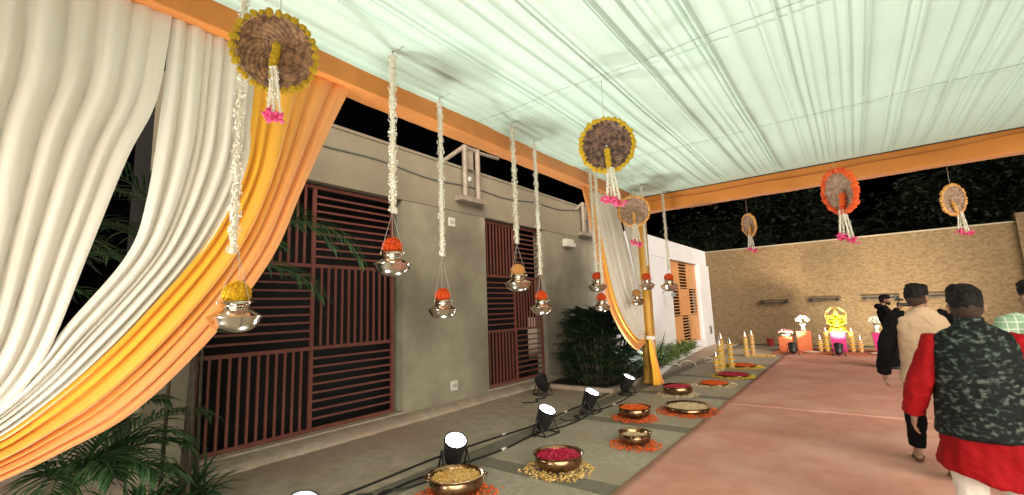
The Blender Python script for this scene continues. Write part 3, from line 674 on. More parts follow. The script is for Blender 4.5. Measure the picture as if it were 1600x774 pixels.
def jasmine(q, p0, p1, r, dens=1.0, rs=rf, s=0.018):
    p0 = Vector(p0); p1 = Vector(p1); L_ = (p1-p0).length; n_ = int(L_/0.0055*dens*max(1, r/0.025))
    ax = (p1-p0).normalized(); a = ax.orthogonal().normalized(); b_ = ax.cross(a)
    for i in range(n_):
        t = (i + rs.random())/n_; th = i*2.4 + rs.uniform(-0.5,0.5); lump = 0.82 + 0.22*math.sin(t*L_*44) + 0.1*rs.random()
        rad = a*math.cos(th) + b_*math.sin(th)
        c = p0 + (p1-p0)*t + rad*r*lump*(0.66 + 0.3*rs.random())
        u_ = Vector((0,0,1)).rotation_difference((rad + ax*rs.uniform(-0.6,0.6)).normalized()).to_matrix()
        petal(q, c, s*rs.uniform(0.7,1.15), rs, 0.55, u_)
    q.tube([p0, p1], r*0.5, 7)

# ---------------------------------------------------------------- garlands with hanging pots
POTM = None; BALL = {}
def pot_mesh():
    q = MB()
    pr = [(0.0,-0.105),(0.05,-0.103),(0.09,-0.092),(0.12,-0.070),(0.142,-0.040),(0.152,-0.012),(0.162,-0.004),(0.163,0.002),(0.150,0.010),(0.120,0.028),(0.092,0.044),(0.078,0.054),(0.076,0.066),(0.082,0.078),(0.098,0.090),(0.104,0.093),(0.103,0.097),(0.094,0.094),(0.074,0.074),(0.070,0.06),(0.085,0.04),(0.12,0.01),(0.12,-0.04),(0.06,-0.09),(0,-0.092)]
    q.lathe(pr, 40); me = q.mesh('pot_bowl', K['pot'], True); me.set_sharp_from_angle(angle=R(42)); return me
def ball_mesh(m, seed):
    q = MB(); rs = random.Random(seed); n_ = 150
    q.ball((0,0,0), 0.066, 12, 8)
    for i in range(n_):
        z = 1-2*(i+0.5)/n_; r = math.sqrt(1-z*z); th = i*2.39996
        d = Vector((r*math.cos(th), r*math.sin(th), z)); u_ = Vector((0,0,1)).rotation_difference(d).to_matrix()
        for k in range(3): petal(q, d*0.070*rs.uniform(0.94,1.06) + Vector((rs.uniform(-.006,.006), rs.uniform(-.006,.006), 0)), 0.014, rs, 0.9, u_)
    return q.mesh('flower_ball', m)
POTM = pot_mesh(); BALL = {k: ball_mesh(K['mari_'+k], i+3) for i, k in enumerate('yor')}
def garland(label, x, y, ztop, zbot, r=0.036, strands=1, cat='garland'):
    t = thing('jasmine_garland', label, cat, (x, y, ztop), group='white jasmine garlands hung from the tent ceiling')
    rs = random.Random(int(x*100+y*10)); q = MB()
    if strands == 1: jasmine(q, (0,0,-0.03), (0.004,0.004,zbot-ztop), r, rs=rs)
    else:
        jasmine(q, (-0.045,0,-0.03), (-0.04,0,zbot-ztop), r*0.9, rs=rs); jasmine(q, (0.045,0.02,-0.03), (0.04,0.02,zbot-ztop-0.2), r*0.9, rs=rs)
    stuff(q.build('jasmine_strand', K['jasmine'], t))
    q = MB(); q.tube([(0,0,0.0), (0,0,-0.06)], 0.006, 6); q.tube([(0.0,0,0.0),(0.06,0.02,0.004),(0.14,0.02,0.006)], 0.0025, 5); q.build('hook_wire', K['wire'], t, smooth=True)
    return t
def pot(label, ball_label, x, y, z, zg, kind, sc=1.0, yaw=0.0, slack=0.0):
    """z: height of the widest edge; zg: where its threads gather under the garland"""
    t = thing('hanging_pot', label, 'pot', (x, y, z), (0, 0, yaw), group='shiny metal pots hung under the garlands')
    link('pot_bowl', POTM, t, sc=sc)
    for k in range(3):
        a = 2*PI*k/3 + 0.4; p = Vector((0.108*sc*math.cos(a), 0.108*sc*math.sin(a), 0.09*sc))
        q = MB(); q.tube([p, Vector((0, 0, zg - z))], 0.0020, 5); q.build('thread', K['thread'], t, smooth=True)
        q = MB(); q.tube([p + Vector((0.006*math.cos(i*PI/4), 0, 0.012*math.sin(i*PI/4))) for i in range(9)], 0.004, 5); q.build('ring_lug', K['pot'], t, smooth=True)
    o = link('flower_ball', BALL[kind], None, (x + 0.003, y, z + 0.150*sc), (0, 0, yaw*2+1), sc*1.08)
    tag(o, ball_label, 'flower ball', 'marigold balls sitting in the hanging pots')
garland('long jasmine garland in front of the cream drape, above the yellow-topped pot', -3.30, 1.24, 4.05, 2.12)
pot('shiny pot holding a yellow ball in front of the marigold drape', 'yellow marigold ball in the pot before the marigold drape', -3.30, 1.28, 1.70, 2.12, 'y', 1.02)
garland('thick jasmine garland just right of the marigold drape', -3.11, 2.41, 4.05, 2.55, 0.040)
pot('shiny pot with a red ball in front of the first barred opening', 'red orange marigold ball in the pot before the first barred opening', -3.11, 2.41, 2.10, 2.55, 'r')
garland('jasmine garland in front of the plain grey wall between the openings', -3.44, 3.31, 4.05, 2.27)
pot('shiny pot with a red ball hanging alone before the plain grey wall', 'red ball in the pot before the plain grey wall', -3.44, 3.31, 1.71, 2.27, 'r', 0.95)
garland('jasmine garland over the apricot-topped pot, left of the second barred opening', -3.25, 4.39, 4.05, 2.49)
pot('shiny pot with an apricot ball before the second barred opening', 'apricot marigold ball in the pot before the second barred opening', -3.25, 4.39, 2.00, 2.49, 'o')
garland('thin jasmine garland in front of the second barred opening, right of the apricot ball', -3.39, 5.09, 4.05, 2.14, 0.033)
pot('shiny pot with a small red ball before the second barred opening', 'small red ball in the pot before the second barred opening', -3.39, 5.09, 1.70, 2.14, 'r', 0.97)
garland('double jasmine garland hanging behind the large dark round tray', -3.35, 6.78, 4.05, 2.25, 0.036, 2)
pot('upper pot of the two with red balls over the peach drape edge', 'red ball in the upper of two pots over the peach drape edge', -3.42, 6.86, 2.03, 2.25, 'r', 1.0)
pot('lower pot of the two with red balls over the peach drape edge', 'red ball in the lower of two pots over the peach drape edge', -3.50, 7.12, 1.69, 2.20, 'r', 0.97)
garland('jasmine garland behind the small apricot-rimmed tray', -3.47, 8.76, 4.05, 2.30, 0.034)
pot('shiny pot with an apricot ball in front of the white drape', 'apricot marigold ball in the pot before the white drape', -3.44, 8.55, 1.77, 2.30, 'o', 0.97)
garland('jasmine garland in front of the gold corner post', -3.16, 8.50, 4.05, 2.44, 0.034)
pot('shiny pot with a red ball beside the gold corner post', 'red ball in the pot beside the gold corner post', -3.16, 8.40, 2.06, 2.44, 'r', 0.97)
garland('jasmine garland hanging right of the gold post, before the white wall', -3.04, 9.40, 4.05, 2.40, 0.034)
pot('shiny pot with a red ball before the white side wall', 'red ball in the pot before the white side wall', -2.98, 9.16, 2.05, 2.40, 'r', 1.08)

# ---------------------------------------------------------------- round woven trays with marigold rims
def tray_mesh(m, r=0.245, depth=0.075, wob=0.006):
    q = MB(); nr, ns = 14, 72
    def fn(u, v):
        a = u*2*PI; rr = 0.008 + r*v; k = int(round(u*ns)); j = int(round(v*nr))
        base = depth*(v**3.2)               # flat base, sides curving towards the front (-Y)
        wv = wob*(1 if (k//2 + j) % 2 else -1)*(0.4+0.6*v)
        return (rr*math.cos(a)*(1+0.01*math.sin(3*a)), -base + wv, rr*math.sin(a))
    q.grid(fn, ns, nr); me = q.mesh('woven_tray', m, False); return me
FLW = {k: [blob_mesh('marigold_flower', K['mari_'+k], i+j*5) for i in range(3)] for j, k in enumerate('yor')}
TRAY = {}
def tray(label, x, y, z, diam, yaw, pitch, roll, kind, weave_, single=True, zceil=4.05, tassels=2, rims=44, fo=0.0, front=True):
    """disc facing local -Y; yaw turns it, pitch tips it"""
    s = diam/0.56
    t = thing('woven_tray', label, 'woven tray', (x, y, z), group='marigold rimmed round trays hung from the tent')
    rot = Matrix.Rotation(yaw, 4, 'Z') @ Matrix.Rotation(pitch, 4, 'X') @ Matrix.Rotation(roll, 4, 'Y'); e = rot.to_euler()
    if weave_ not in TRAY: TRAY[weave_] = tray_mesh(K[weave_])
    link('tray_weave', TRAY[weave_], t, rot=e, sc=s)
    q = MB()
    for rr, yy, th in ((0.250, -0.073, 0.010), (0.236, -0.060, 0.006)):
        q.tube([(rr*math.cos(a*2*PI/48), yy, rr*math.sin(a*2*PI/48)) for a in range(49)], th, 6)
    link('rim_hoop', q.mesh('rim_hoop', K[weave_], True), t, rot=e, sc=s)
    rs = random.Random(int(x*100)); pos = []
    for i in range(rims):
        a = 2*PI*i/rims + rs.uniform(-0.02,0.02); rr = 0.268 + rs.uniform(-0.004,0.006)
        pos.append((Vector((rr*math.cos(a), -0.066 + rs.uniform(-0.008,0.008), rr*math.sin(a))), 0.032*rs.uniform(0.85,1.15), a))
    if front:
        for i in range(7): pos.append((Vector((rs.uniform(-0.004,0.004), -0.038 - 0.006*i, fo - 0.055 - 0.035*i)), 0.034, 0.0))
    if single:
        for p, r_, a in pos:
            f = link('marigold_flower', FLW[kind][rs.randrange(3)], t, (rot @ (p*s)), (rs.uniform(0,6.3), rs.uniform(0,6.3), rs.uniform(0,6.3)), r_*s)
    else:
        q = MB()
        for p, r_, a in pos: put_blob(q, rot @ (p*s), r_*s*(1.4 if kind == 'r' else 1.2), rs)
        stuff(q.build('marigold_rim', K['mari_'+kind], t))
    low = rot @ (Vector((0, -0.095, -0.265 + fo*1.2))*s)
    for k in range(tassels):
        off = (k - (tassels-1)/2)*0.055*s
        p0 = low + Vector((off*0.5, -0.01*k, 0.03)); Lt = (0.33 + 0.05*(k % 2))*s
        p1 = p0 + Vector((off*1.2, 0.01*k, -Lt)); q = MB()
        jasmine(q, p0, p1, 0.017*s, 1.0, rs, 0.014*s)
        if diam > 0.45:
            jasmine(q, p0 + Vector((0.022*s,0.012,0)), p1 + Vector((0.038*s,0.02,0.01)), 0.014*s, 1.0, rs, 0.014*s)
        stuff(q.build('jasmine_tassel', K['jasmine'], t))
        q = MB()
        for i in range(34):
            put_blob(q, p1 + Vector((rs.gauss(0,0.027), rs.gauss(0,0.027), rs.gauss(-0.015,0.018)))*s + Vector((0.018*s,0,0)), 0.020*s*rs.uniform(0.7,1.2), rs)
        stuff(q.build('rose_bunch', K['rose'], t))
    top = rot @ (Vector((0, -0.07, 0.26))*s)
    q = MB(); q.tube([top, Vector((top.x, top.y, zceil - z))], 0.003, 5); q.build('hang_thread', K['thread'], t, smooth=True)
    return t
tray('large brown round tray with yellow marigold rim nearest the viewer, by the marigold drape', -2.62, 1.17, 3.26, 0.455, R(63), R(20), R(6), 'y', 'weave', True, 4.05, 2, 31, 0.10)
tray('dark brown round tray with golden marigold rim against the white ceiling', -1.93, 4.28, 3.37, 0.56, R(26), R(14), R(-3), 'y', 'weave_dark', True, 4.05, 2, 32)
tray('small round tray with apricot rim beside the gold corner post', -3.05, 7.75, 3.38, 0.55, R(24), R(8), R(2), 'o', 'weave_pale', False, 4.05, 2, 40)
tray('small apricot-rimmed tray against the dark sky, turned to the left', -1.50, 9.94, 3.19, 0.46, R(-50), R(6), R(6), 'o', 'weave_pale', False, 3.75, 2, 38)
tray('round tray with bright red marigold rim in front of the end beam', 0.03, 7.0, 3.03, 0.56, R(-52), R(8), R(4), 'r', 'weave_pale', False, 4.05, 2, 64)
tray('apricot-rimmed tray tipped sideways at the far right below the end beam', 1.37, 9.94, 3.18, 0.50, R(48), R(6), R(-16), 'o', 'weave_pale', False, 3.75, 2, 38)

# ================================================================ URLI BOWLS AND PETALS
def bowl_thing(label, x, y, r, h, content, content_label, ring=None, ring_label='', ring_r=1.45, fill=0.72, seed=1, rim_pale=False, loops=True):
    t = thing('brass_bowl', label, 'bowl', (x, y, 0.006), (0, 0, seed*0.7), group='brass bowls set along the carpet')
    q = MB(); m = K['bronze']
    pr = [(0,0.012),(0.45*r,0.010),(0.68*r,0.03*h/0.18),(0.86*r,0.30*h),(0.93*r,0.55*h),(0.92*r,0.78*h),(0.90*r,0.86*h),(0.97*r,0.93*h),(1.0*r,0.97*h),(1.0*r,1.0*h),(0.95*r,0.985*h),(0.87*r,0.86*h),(0.88*r,0.6*h),(0.82*r,0.34*h),(0.6*r,0.12*h),(0,0.10*h)]
    q.lathe(pr, 48); q.build('bowl_body', m, t, smooth=True, sharp=50)
    if loops:
        for s_ in (-1, 1):
            q = MB(); q.tube([(s_*(0.90*r + 0.05*math.sin(a*PI/8)), 0.06*math.cos(a*PI/8), 0.80*h + 0.02*math.sin(a*PI/8)) for a in range(9)], 0.010, 8); q.build('handle', m, t, smooth=True)
    rs = random.Random(seed); q = MB(); rc_ = 0.87*r; n_ = int(2200*r)
    q.grid(lambda u, v: (rc_*v*math.cos(u*2*PI)*0.99, rc_*v*math.sin(u*2*PI)*0.99, fill*h + 0.012*(1-v*v) + 0.004*noise.noise(Vector((u*9,v*5,seed)))), 40, 8)
    for i in range(n_):
        rr = rc_*0.96*math.sqrt(rs.random()); a = rs.uniform(0, 6.2832)
        petal(q, (rr*math.cos(a), rr*math.sin(a), fill*h + 0.016*(1-(rr/rc_)**2) + rs.uniform(0.0,0.012)), rs.uniform(0.010,0.017), rs)
    o = q.build('petals', K[content]); o.location = (x, y, 0.006); stuff(o); tag(o, content_label, 'petals')
    if ring:
        q = MB(); n_ = int(2600*r)
        for i in range(n_):
            rr = r*(0.60 + (ring_r-0.60)*rs.random()**0.8); a = rs.uniform(0, 6.2832); rr *= 1 + 0.07*noise.noise(Vector((math.cos(a)*2, math.sin(a)*2, seed)))
            if rs.random() < 0.03: rr *= 1.18
            petal(q, (rr*math.cos(a), rr*math.sin(a), 0.006 + 0.022*rs.random()*(1.2-rr/(ring_r*r))), rs.uniform(0.012,0.020), rs)
        o = q.build('scattered_petals', K[ring]); o.location = (x, y, 0.003); stuff(o); tag(o, ring_label, 'petals')
    return t
bowl_thing('brass bowl of yellow grains closest to the viewer, beside the first spotlight', -3.14, 3.16, 0.265, 0.19, 'pet_y', 'pale yellow petals filling the closest brass bowl', 'pet_o', 'orange petals ringing the closest brass bowl', 1.4, 0.80, 1)
bowl_thing('brass bowl brimming with crimson petals on a yellow petal ring', -2.68, 4.22, 0.265, 0.17, 'pet_r', 'crimson petals filling the brass bowl on the yellow ring', 'pet_y', 'yellow petals ringing the bowl of crimson petals', 1.38, 0.82, 2)
bowl_thing('small brass bowl with yellow petals deep inside, on an orange ring', -2.33, 5.42, 0.20, 0.15, 'pet_c', 'pale petals deep inside the small brass bowl', 'pet_o', 'orange petals ringing the small brass bowl', 1.55, 0.62, 3)
bowl_thing('brass bowl full of orange petals on an orange ring', -2.84, 6.66, 0.245, 0.17, 'pet_o', 'orange petals filling the bowl behind the small brass bowl', 'pet_o', 'orange petals ringing the bowl of orange petals', 1.42, 0.84, 4)
bowl_thing('wide shallow brass dish of cream petals on an orange ring', -2.29, 7.45, 0.36, 0.10, 'pet_c', 'cream petals filling the wide shallow dish', 'pet_o', 'orange petals ringing the wide shallow dish', 1.36, 0.66, 5, loops=False)
bowl_thing('brass bowl of dark red petals in front of the gold post', -2.84, 8.72, 0.285, 0.17, 'pet_r', 'dark red petals in the bowl before the gold post', 'pet_c', 'cream petals ringing the bowl of dark red petals', 1.36, 0.80, 6)
bowl_thing('flat dish of orange petals on a cream ring beyond the dark red bowl', -2.52, 10.05, 0.30, 0.05, 'pet_o', 'flat bed of orange petals on the cream ring', 'pet_c', 'cream petals ringing the flat bed of orange petals', 1.45, 0.9, 7, loops=False)
bowl_thing('flat dish of dark red petals in front of the four flower columns', -2.42, 11.35, 0.36, 0.06, 'pet_r', 'dark red petals in the dish before the four flower columns', 'pet_by', 'bright yellow petals ringing the dish before the flower columns', 1.32, 0.7, 8, loops=False)
bowl_thing('flat dish on yellow petals beside the four flower columns', -2.55, 13.05, 0.36, 0.06, 'pet_o', 'petals in the dish beside the flower columns', 'pet_by', 'bright yellow petals ringing the dish beside the flower columns', 1.45, 0.7, 9, loops=False)
def petal_patch(label, x, y, rx, ry, m, n_, seed):
    rs = random.Random(seed); q = MB()
    for i in range(n_):
        rr = math.sqrt(rs.random()); a = rs.uniform(0, 6.2832)
        petal(q, (rr*rx*math.cos(a), rr*ry*math.sin(a), 0.006 + 0.02*rs.random()), rs.uniform(0.014,0.026), rs)
    o = q.build('scattered_petals', K[m]); o.location = (x, y, 0.003); stuff(o); tag(o, label, 'petals')
petal_patch('orange petals spread beside the pair of flower columns', -2.52, 15.7, 0.42, 0.40, 'pet_y', 900, 41)

# ---------------------------------------------------------------- tiered flower columns with silver tips
TIER = {}
def tier_mesh(kind):
    if kind not in TIER:
        q = MB(); rs = random.Random(5 if kind == 'y' else 9)
        for i in range(13):
            a = 2*PI*i/13; put_blob(q, (0.058*math.cos(a), 0.058*math.sin(a), rs.uniform(-0.004,0.004)), 0.027*rs.uniform(0.85,1.15), rs)
        TIER[kind] = q.mesh('marigold_ring', K['mari_'+kind])
    return TIER[kind]
K['tier'] = mat('cream glazed pot', (0.72,0.58,0.34), 0.35, c2=(0.62,0.44,0.2), ns=10)
def tier_pot():
    q = MB(); q.lathe([(0,0),(0.036,0),(0.038,0.010),(0.066,0.036),(0.067,0.044),(0.034,0.066),(0.032,0.085),(0.036,0.10),(0,0.10)], 20)
    me = q.mesh('tier_pot', K['tier'], True); me.set_sharp_from_angle(angle=R(40)); return me
TP = tier_pot()
def flower_column(label, x, y, h, kinds, z0=0.004, group='tiered marigold columns with pointed silver tips'):
    t = thing('flower_column', label, 'flower column', (x, y, z0), group=group)
    tip = 0.17; n_ = max(3, round((h-tip)/0.125)); st = (h-tip)/n_; s_ = st/0.102
    for i in range(n_):
        link('tier_pot', TP, t, (0,0,i*st), (0,0,i*0.7), (1.05,1.05,s_))
        link('marigold_ring', tier_mesh(kinds[i % len(kinds)]), t, (0,0,i*st+0.088*s_), (0,0,i*1.3), 1.05 - 0.12*i/n_)
    q = MB(); q.lathe([(0,0),(0.05,0),(0.048,0.012),(0.035,0.08),(0.012,0.15),(0.0,0.17)], 16, (0,0,n_*st)); q.build('silver_tip', K['steel'], t, smooth=True, sharp=40)
flower_column('lowest of the four flower columns on the paving, in front', -2.88, 11.85, 0.55, 'oy')
flower_column('second flower column of the four on the paving, rising behind the lowest', -2.86, 12.22, 0.79, 'yy')
flower_column('highest of the four flower columns on the paving', -2.93, 12.72, 0.92, 'yo')
flower_column('flower column closest to the carpet among the four on the paving', -2.72, 12.70, 0.79, 'yy')
flower_column('flower column on the left of the far pair beside the carpet', -2.86, 15.48, 0.78, 'oy')
flower_column('flower column on the right of the far pair beside the carpet', -2.74, 15.85, 0.80, 'oo')

# ================================================================ STAGE AND IDOL
q = MB(); q.box((-2.30, 16.46, 0.0), (1.6, 18.4, 0.05)); st_ = bevel(q.build('low_stage', mat('orange brown stage carpet', (0.36,0.12,0.06), 0.9, c2=(0.42,0.15,0.08), ns=3, bump=0.3, bs=200)), 0.012)
tag(st_, 'low orange brown stage at the end of the carpet', 'stage')
def pedestal(label, x, y, w, d, h, m, taper=0.0, yaw=0.0):
    t = thing('pedestal', label, 'pedestal', (x, y, 0.052), (0,0,yaw), group='fabric covered pedestals on the stage')
    q = MB(); a, c = w/2, d/2; k = 1 - taper
    q.add([(-a*k,-c*k,0),(a*k,-c*k,0),(a*k,c*k,0),(-a*k,c*k,0),(-a,-c,h-0.03),(a,-c,h-0.03),(a,c,h-0.03),(-a,c,h-0.03)], [(0,3,2,1),(4,5,6,7),(0,1,5,4),(1,2,6,5),(2,3,7,6),(3,0,4,7)])
    bevel(q.build('pedestal_body', K[m], t), 0.012, 3)
    q = MB(); q.box((-a-0.006,-c-0.006,h-0.028),(a+0.006,c+0.006,h)); bevel(q.build('pedestal_top', K[m], t), 0.008, 3)
    return t
pedestal('peach pedestal carrying the low dish of red roses', -1.97, 17.2, 0.38, 0.38, 0.45, 'peach')
pedestal('peach pedestal carrying the white bouquet', -1.47, 17.35, 0.38, 0.38, 0.62, 'peach')
pedestal('straight pink pedestal carrying the golden idol', -0.58, 17.3, 0.38, 0.38, 0.59, 'pink', 0.04)
pedestal('tapered pink pedestal beside the photographer', 0.42, 17.2, 0.36, 0.34, 0.57, 'pink', 0.3)
q = MB(); q.lathe([(0,0),(0.26,0),(0.28,0.02),(0.22,0.03),(0,0.03)], 28); o = q.build('round_base', K['white_plastic'], smooth=True, sharp=40); o.location = (0.42, 16.85, 0.052); tag(o, 'pale round plate in front of the tapered pink pedestal', 'plate')
q = MB(); q.lathe([(0,0),(0.2,0),(0.22,0.02),(0.16,0.03),(0,0.03)], 28); o = q.build('round_base', K['white_plastic'], smooth=True, sharp=40); o.location = (-1.28, 16.85, 0.052); tag(o, 'pale round plate in front of the peach bouquet pedestal', 'plate')
K['white_flower'] = island_colour(mat('white flower', (0.75,0.72,0.66), 0.6), [(0.55,0.52,0.42),(0.76,0.74,0.68),(0.70,0.68,0.64),(0.05,0.09,0.03)])
K['red_flower'] = island_colour(mat('red and white roses', (0.5,0.02,0.05), 0.6), [(0.40,0.01,0.03),(0.60,0.03,0.07),(0.75,0.70,0.64),(0.05,0.09,0.03)])
def bouquet(label, x, y, z, m, rad, hgt, vase_h, vr):
    t = thing('flower_vase', label, 'bouquet', (x, y, z))
    q = MB(); q.lathe([(0,0),(vr*0.8,0),(vr,0.015),(vr*0.55,vase_h*0.4),(vr*0.6,vase_h*0.7),(vr*1.05,vase_h),(vr*0.9,vase_h*0.98),(0,vase_h*0.8)], 24); q.build('vase', K['white_plastic'], t, smooth=True, sharp=50)
    q = MB(); rs = random.Random(int(x*50))
    for i in range(90):
        d = Vector((rs.gauss(0,1), rs.gauss(0,1), rs.gauss(0,1))).normalized(); d.z = abs(d.z)*1.0 - 0.15
        p = Vector((d.x*rad, d.y*rad, vase_h + hgt*0.45 + d.z*hgt*0.6))*1.0
        put_blob(q, p, 0.032*rs.uniform(0.7,1.2), rs)
    stuff(q.build('blooms', K[m], t))
    q = MB()
    for i in range(10): a = i*0.63; q.tube([(0,0,vase_h*0.7), (0.6*rad*math.cos(a), 0.6*rad*math.sin(a), vase_h+hgt*0.5)], 0.006, 5)
    q.build('stems', K['stem'], t)
bouquet('low dish of red roses and white flowers on the shorter peach pedestal', -1.97, 17.2, 0.503, 'red_flower', 0.20, 0.16, 0.07, 0.16)
bouquet('white bouquet in a slim vase on the taller peach pedestal', -1.47, 17.35, 0.673, 'white_flower', 0.18, 0.28, 0.22, 0.085)
bouquet('white bouquet in a slim vase on the tapered pink pedestal', 0.36, 17.2, 0.623, 'white_flower', 0.16, 0.26, 0.22, 0.085)
flower_column('short flower column on the stage, left of the idol', -1.06, 17.15, 0.54, 'oy', 0.054, group='flower columns on the stage')
flower_column('high flower column on the stage, left beside the idol pedestal', -0.89, 17.2, 0.76, 'yy', 0.054, group='flower columns on the stage')
flower_column('high flower column on the stage, right beside the idol pedestal', -0.25, 17.2, 0.75, 'yy', 0.054, group='flower columns on the stage')
flower_column('short flower column on the stage, right of the idol', -0.06, 17.15, 0.53, 'oo', 0.054, group='flower columns on the stage')

# golden seated idol with ornate round halo
idl = thing('idol', 'golden seated idol with ornate round halo on the pink pedestal', 'idol', (-0.58, 17.3, 0.644))
q = MB(); q.lathe([(0,0),(0.25,0),(0.27,0.02),(0.24,0.045),(0.20,0.06),(0,0.06)], 28)
for i in range(16): a = 2*PI*i/16; q.ball((0.245*math.cos(a), 0.20*math.sin(a), 0.035), 0.045, 8, 5, sc=(1,1,0.7))
q.build('lotus_base', K['gilt_pale'], idl, smooth=True, sharp=60)
q = MB()
hz = 0.50; q.tube([(0.235*math.cos(a*2*PI/40), 0.11, hz+0.235*math.sin(a*2*PI/40)) for a in range(41)], 0.020, 8)
for i in range(22):
    a = 2*PI*i/22; q.ball((0.262*math.cos(a), 0.11, hz+0.262*math.sin(a)), 0.026, 8, 6)
for s_ in (-1, 1): q.tube([(s_*0.235, 0.11, hz-0.05), (s_*0.24, 0.10, 0.30), (s_*0.20, 0.08, 0.05)], 0.022, 8)
q.build('halo', K['gilt_pale'], idl, smooth=True)
q = MB()
q.ball((0,0.0,0.21), 0.125, 16, 12, sc=(1.05,0.9,1.05))          # belly
q.ball((0,0.01,0.34), 0.10, 14, 10, sc=(1.15,0.8,0.8))           # chest
for s_ in (-1,1):
    q.tube([(s_*0.08,0.02,0.12),(s_*0.20,-0.05,0.10),(s_*0.06,-0.16,0.095)], [0.075,0.062,0.045], 12)   # folded legs
    q.ball((s_*0.03,-0.17,0.09), 0.045, 10, 6)
    q.tube([(s_*0.11,0.0,0.37),(s_*0.19,-0.02,0.27),(s_*0.13,-0.11,0.23)], [0.045,0.038,0.03], 10)
    q.ball((s_*0.13,-0.12,0.23), 0.036, 8, 6)
    q.tube([(s_*0.11,0.03,0.38),(s_*0.21,0.04,0.36),(s_*0.20,0.0,0.47)], [0.038,0.032,0.026], 10)
    q.ball((s_*0.20,-0.005,0.48), 0.034, 8, 6)
    q.ball((s_*0.105,0.02,0.465), 0.055, 12, 8, sc=(0.95,0.35,1.1))  # broad ears
q.build('figure', K['gilt'], idl, smooth=True)
q = MB(); q.ball((0,-0.01,0.475), 0.085, 14, 10, sc=(1,0.95,1.1))
q.tube([(0,-0.08,0.46),(0,-0.125,0.40),(0.015,-0.145,0.33),(0.055,-0.14,0.28),(0.085,-0.13,0.29)], [0.042,0.036,0.030,0.024,0.019], 10)
q.build('head', K['gilt'], idl, smooth=True)
q = MB(); q.lathe([(0.092,0.535),(0.10,0.55),(0.085,0.565),(0.075,0.60),(0.062,0.62),(0.045,0.655),(0.02,0.68),(0.012,0.70),(0,0.72)], 18); q.build('crown', K['gilt_pale'], idl, smooth=True)
WARM = (1.0, 0.78, 0.52)
par_can('black floor spotlight in front of the taller peach pedestal, seen from behind', -1.72, 16.3, (-0.10,1,1.25), 'spotlights washing the stone wall', 430, WARM, True, 88)
par_can('black floor spotlight in front of the idol pedestal, seen from behind', -0.58, 16.3, (0.05,1,1.25), 'spotlights washing the stone wall', 430, WARM, True, 88)
par_can('floor spotlight on the far right end of the stage, hidden by the men', 1.15, 16.6, (-0.1,1,0.6), 'spotlights washing the stone wall', 950, (1.0,0.85,0.62), True, 110)
q = MB(); q.lathe([(0,0),(0.10,0),(0.13,0.26),(0.14,0.27),(0.12,0.26),(0,0.05)], 20); o = q.build('bucket', mat('dark red plastic', (0.25,0.02,0.03), 0.4), smooth=True, sharp=50); o.location = (-2.75, 19.5, 0.0); tag(o, 'dark red bucket at the foot of the stone wall', 'bucket')

# ================================================================ PLANTS
def blade(q, p, d, L_, w_, droop, rs, n_=4):
    """one folded leaf blade: starts at p along d, droops with its own weight"""
    p = Vector(p); d = Vector(d).normalized(); vs = []
    for i in range(n_+1):
        t = i/n_; sd = d.cross(Vector((0,0,1)))
        sd = sd.normalized() if sd.length > 1e-3 else Vector((1,0,0))
        ww = w_*(math.sin(PI*min(1, 0.12+t*0.88))**0.8) if i < n_ else 0.001
        up_ = sd.cross(d)
        vs += [p - sd*ww + up_*ww*0.35, p, p + sd*ww + up_*ww*0.35]
        p = p + d*(L_/n_); d = (d + Vector((0,0,-droop/n_))).normalized()
    q.add(vs, [(3*i+k, 3*i+k+1, 3*i+k+4, 3*i+k+3) for i in range(n_) for k in range(2)])
# broad dark bush of fan leaves by the gold post
rs = random.Random(31)
bush = thing('bush', 'broad dark fan-leaved bush filling the corner left of the gold post', 'bush', (-4.70, 9.30, 0))
q = MB(); s_ = MB()
for i in range(760):
    a = rs.uniform(0, 6.2832); r = math.sqrt(rs.random()); hz = 0.10 + 1.50*rs.random()**0.85
    k = 1.0 - 0.35*max(0, (hz-1.0)/0.6)
    p = Vector((0.85*r*k*math.cos(a), 0.92*r*k*math.sin(a), hz))
    out = Vector((math.cos(a)*(0.3+r), math.sin(a)*(0.3+r), 0.35 + 0.5*rs.random())).normalized()
    nb = rs.randint(6, 9); sd = out.cross(Vector((0,0,1))).normalized()
    for b_ in range(nb):
        f = (b_/(nb-1)-0.5)*2.3
        d = (out*math.cos(f) + sd*math.sin(f) + Vector((0,0,rs.uniform(-0.15,0.15)))).normalized()
        blade(q, p, d, rs.uniform(0.20,0.34), rs.uniform(0.014,0.023), rs.uniform(0.5,1.3), rs)
    if i % 5 == 0: s_.tube([(p.x*0.5, p.y*0.6, 0), (p.x*0.8, p.y*0.85, hz*0.6), tuple(p)], 0.010, 5)
stuff(q.build('foliage', K['leaf'], bush)); s_.build('canes', K['stem'], bush)
b = MB(); b.box((-5.55, 8.25, 0.004), (-3.98, 8.36, 0.09)); b.box((-4.09, 8.362, 0.004), (-3.98, 10.6, 0.09)); tag(bevel(b.build('bed_kerb', K['concrete']), 0.012), 'low stone edging round the bed of the dark bush', 'kerb')
b = MB(); b.grid(lambda u, v: (-5.66+1.57*u, 8.36+3.7*v, 0.05+0.03*noise.noise(Vector((u*4,v*8,0)))), 12, 24); struct(b.build('bed_soil', mat('dark soil', (0.03,0.022,0.016), 0.95, bump=0.6, bs=30, bd=0.02), smooth=True), 'dark soil under the bush', 'soil')

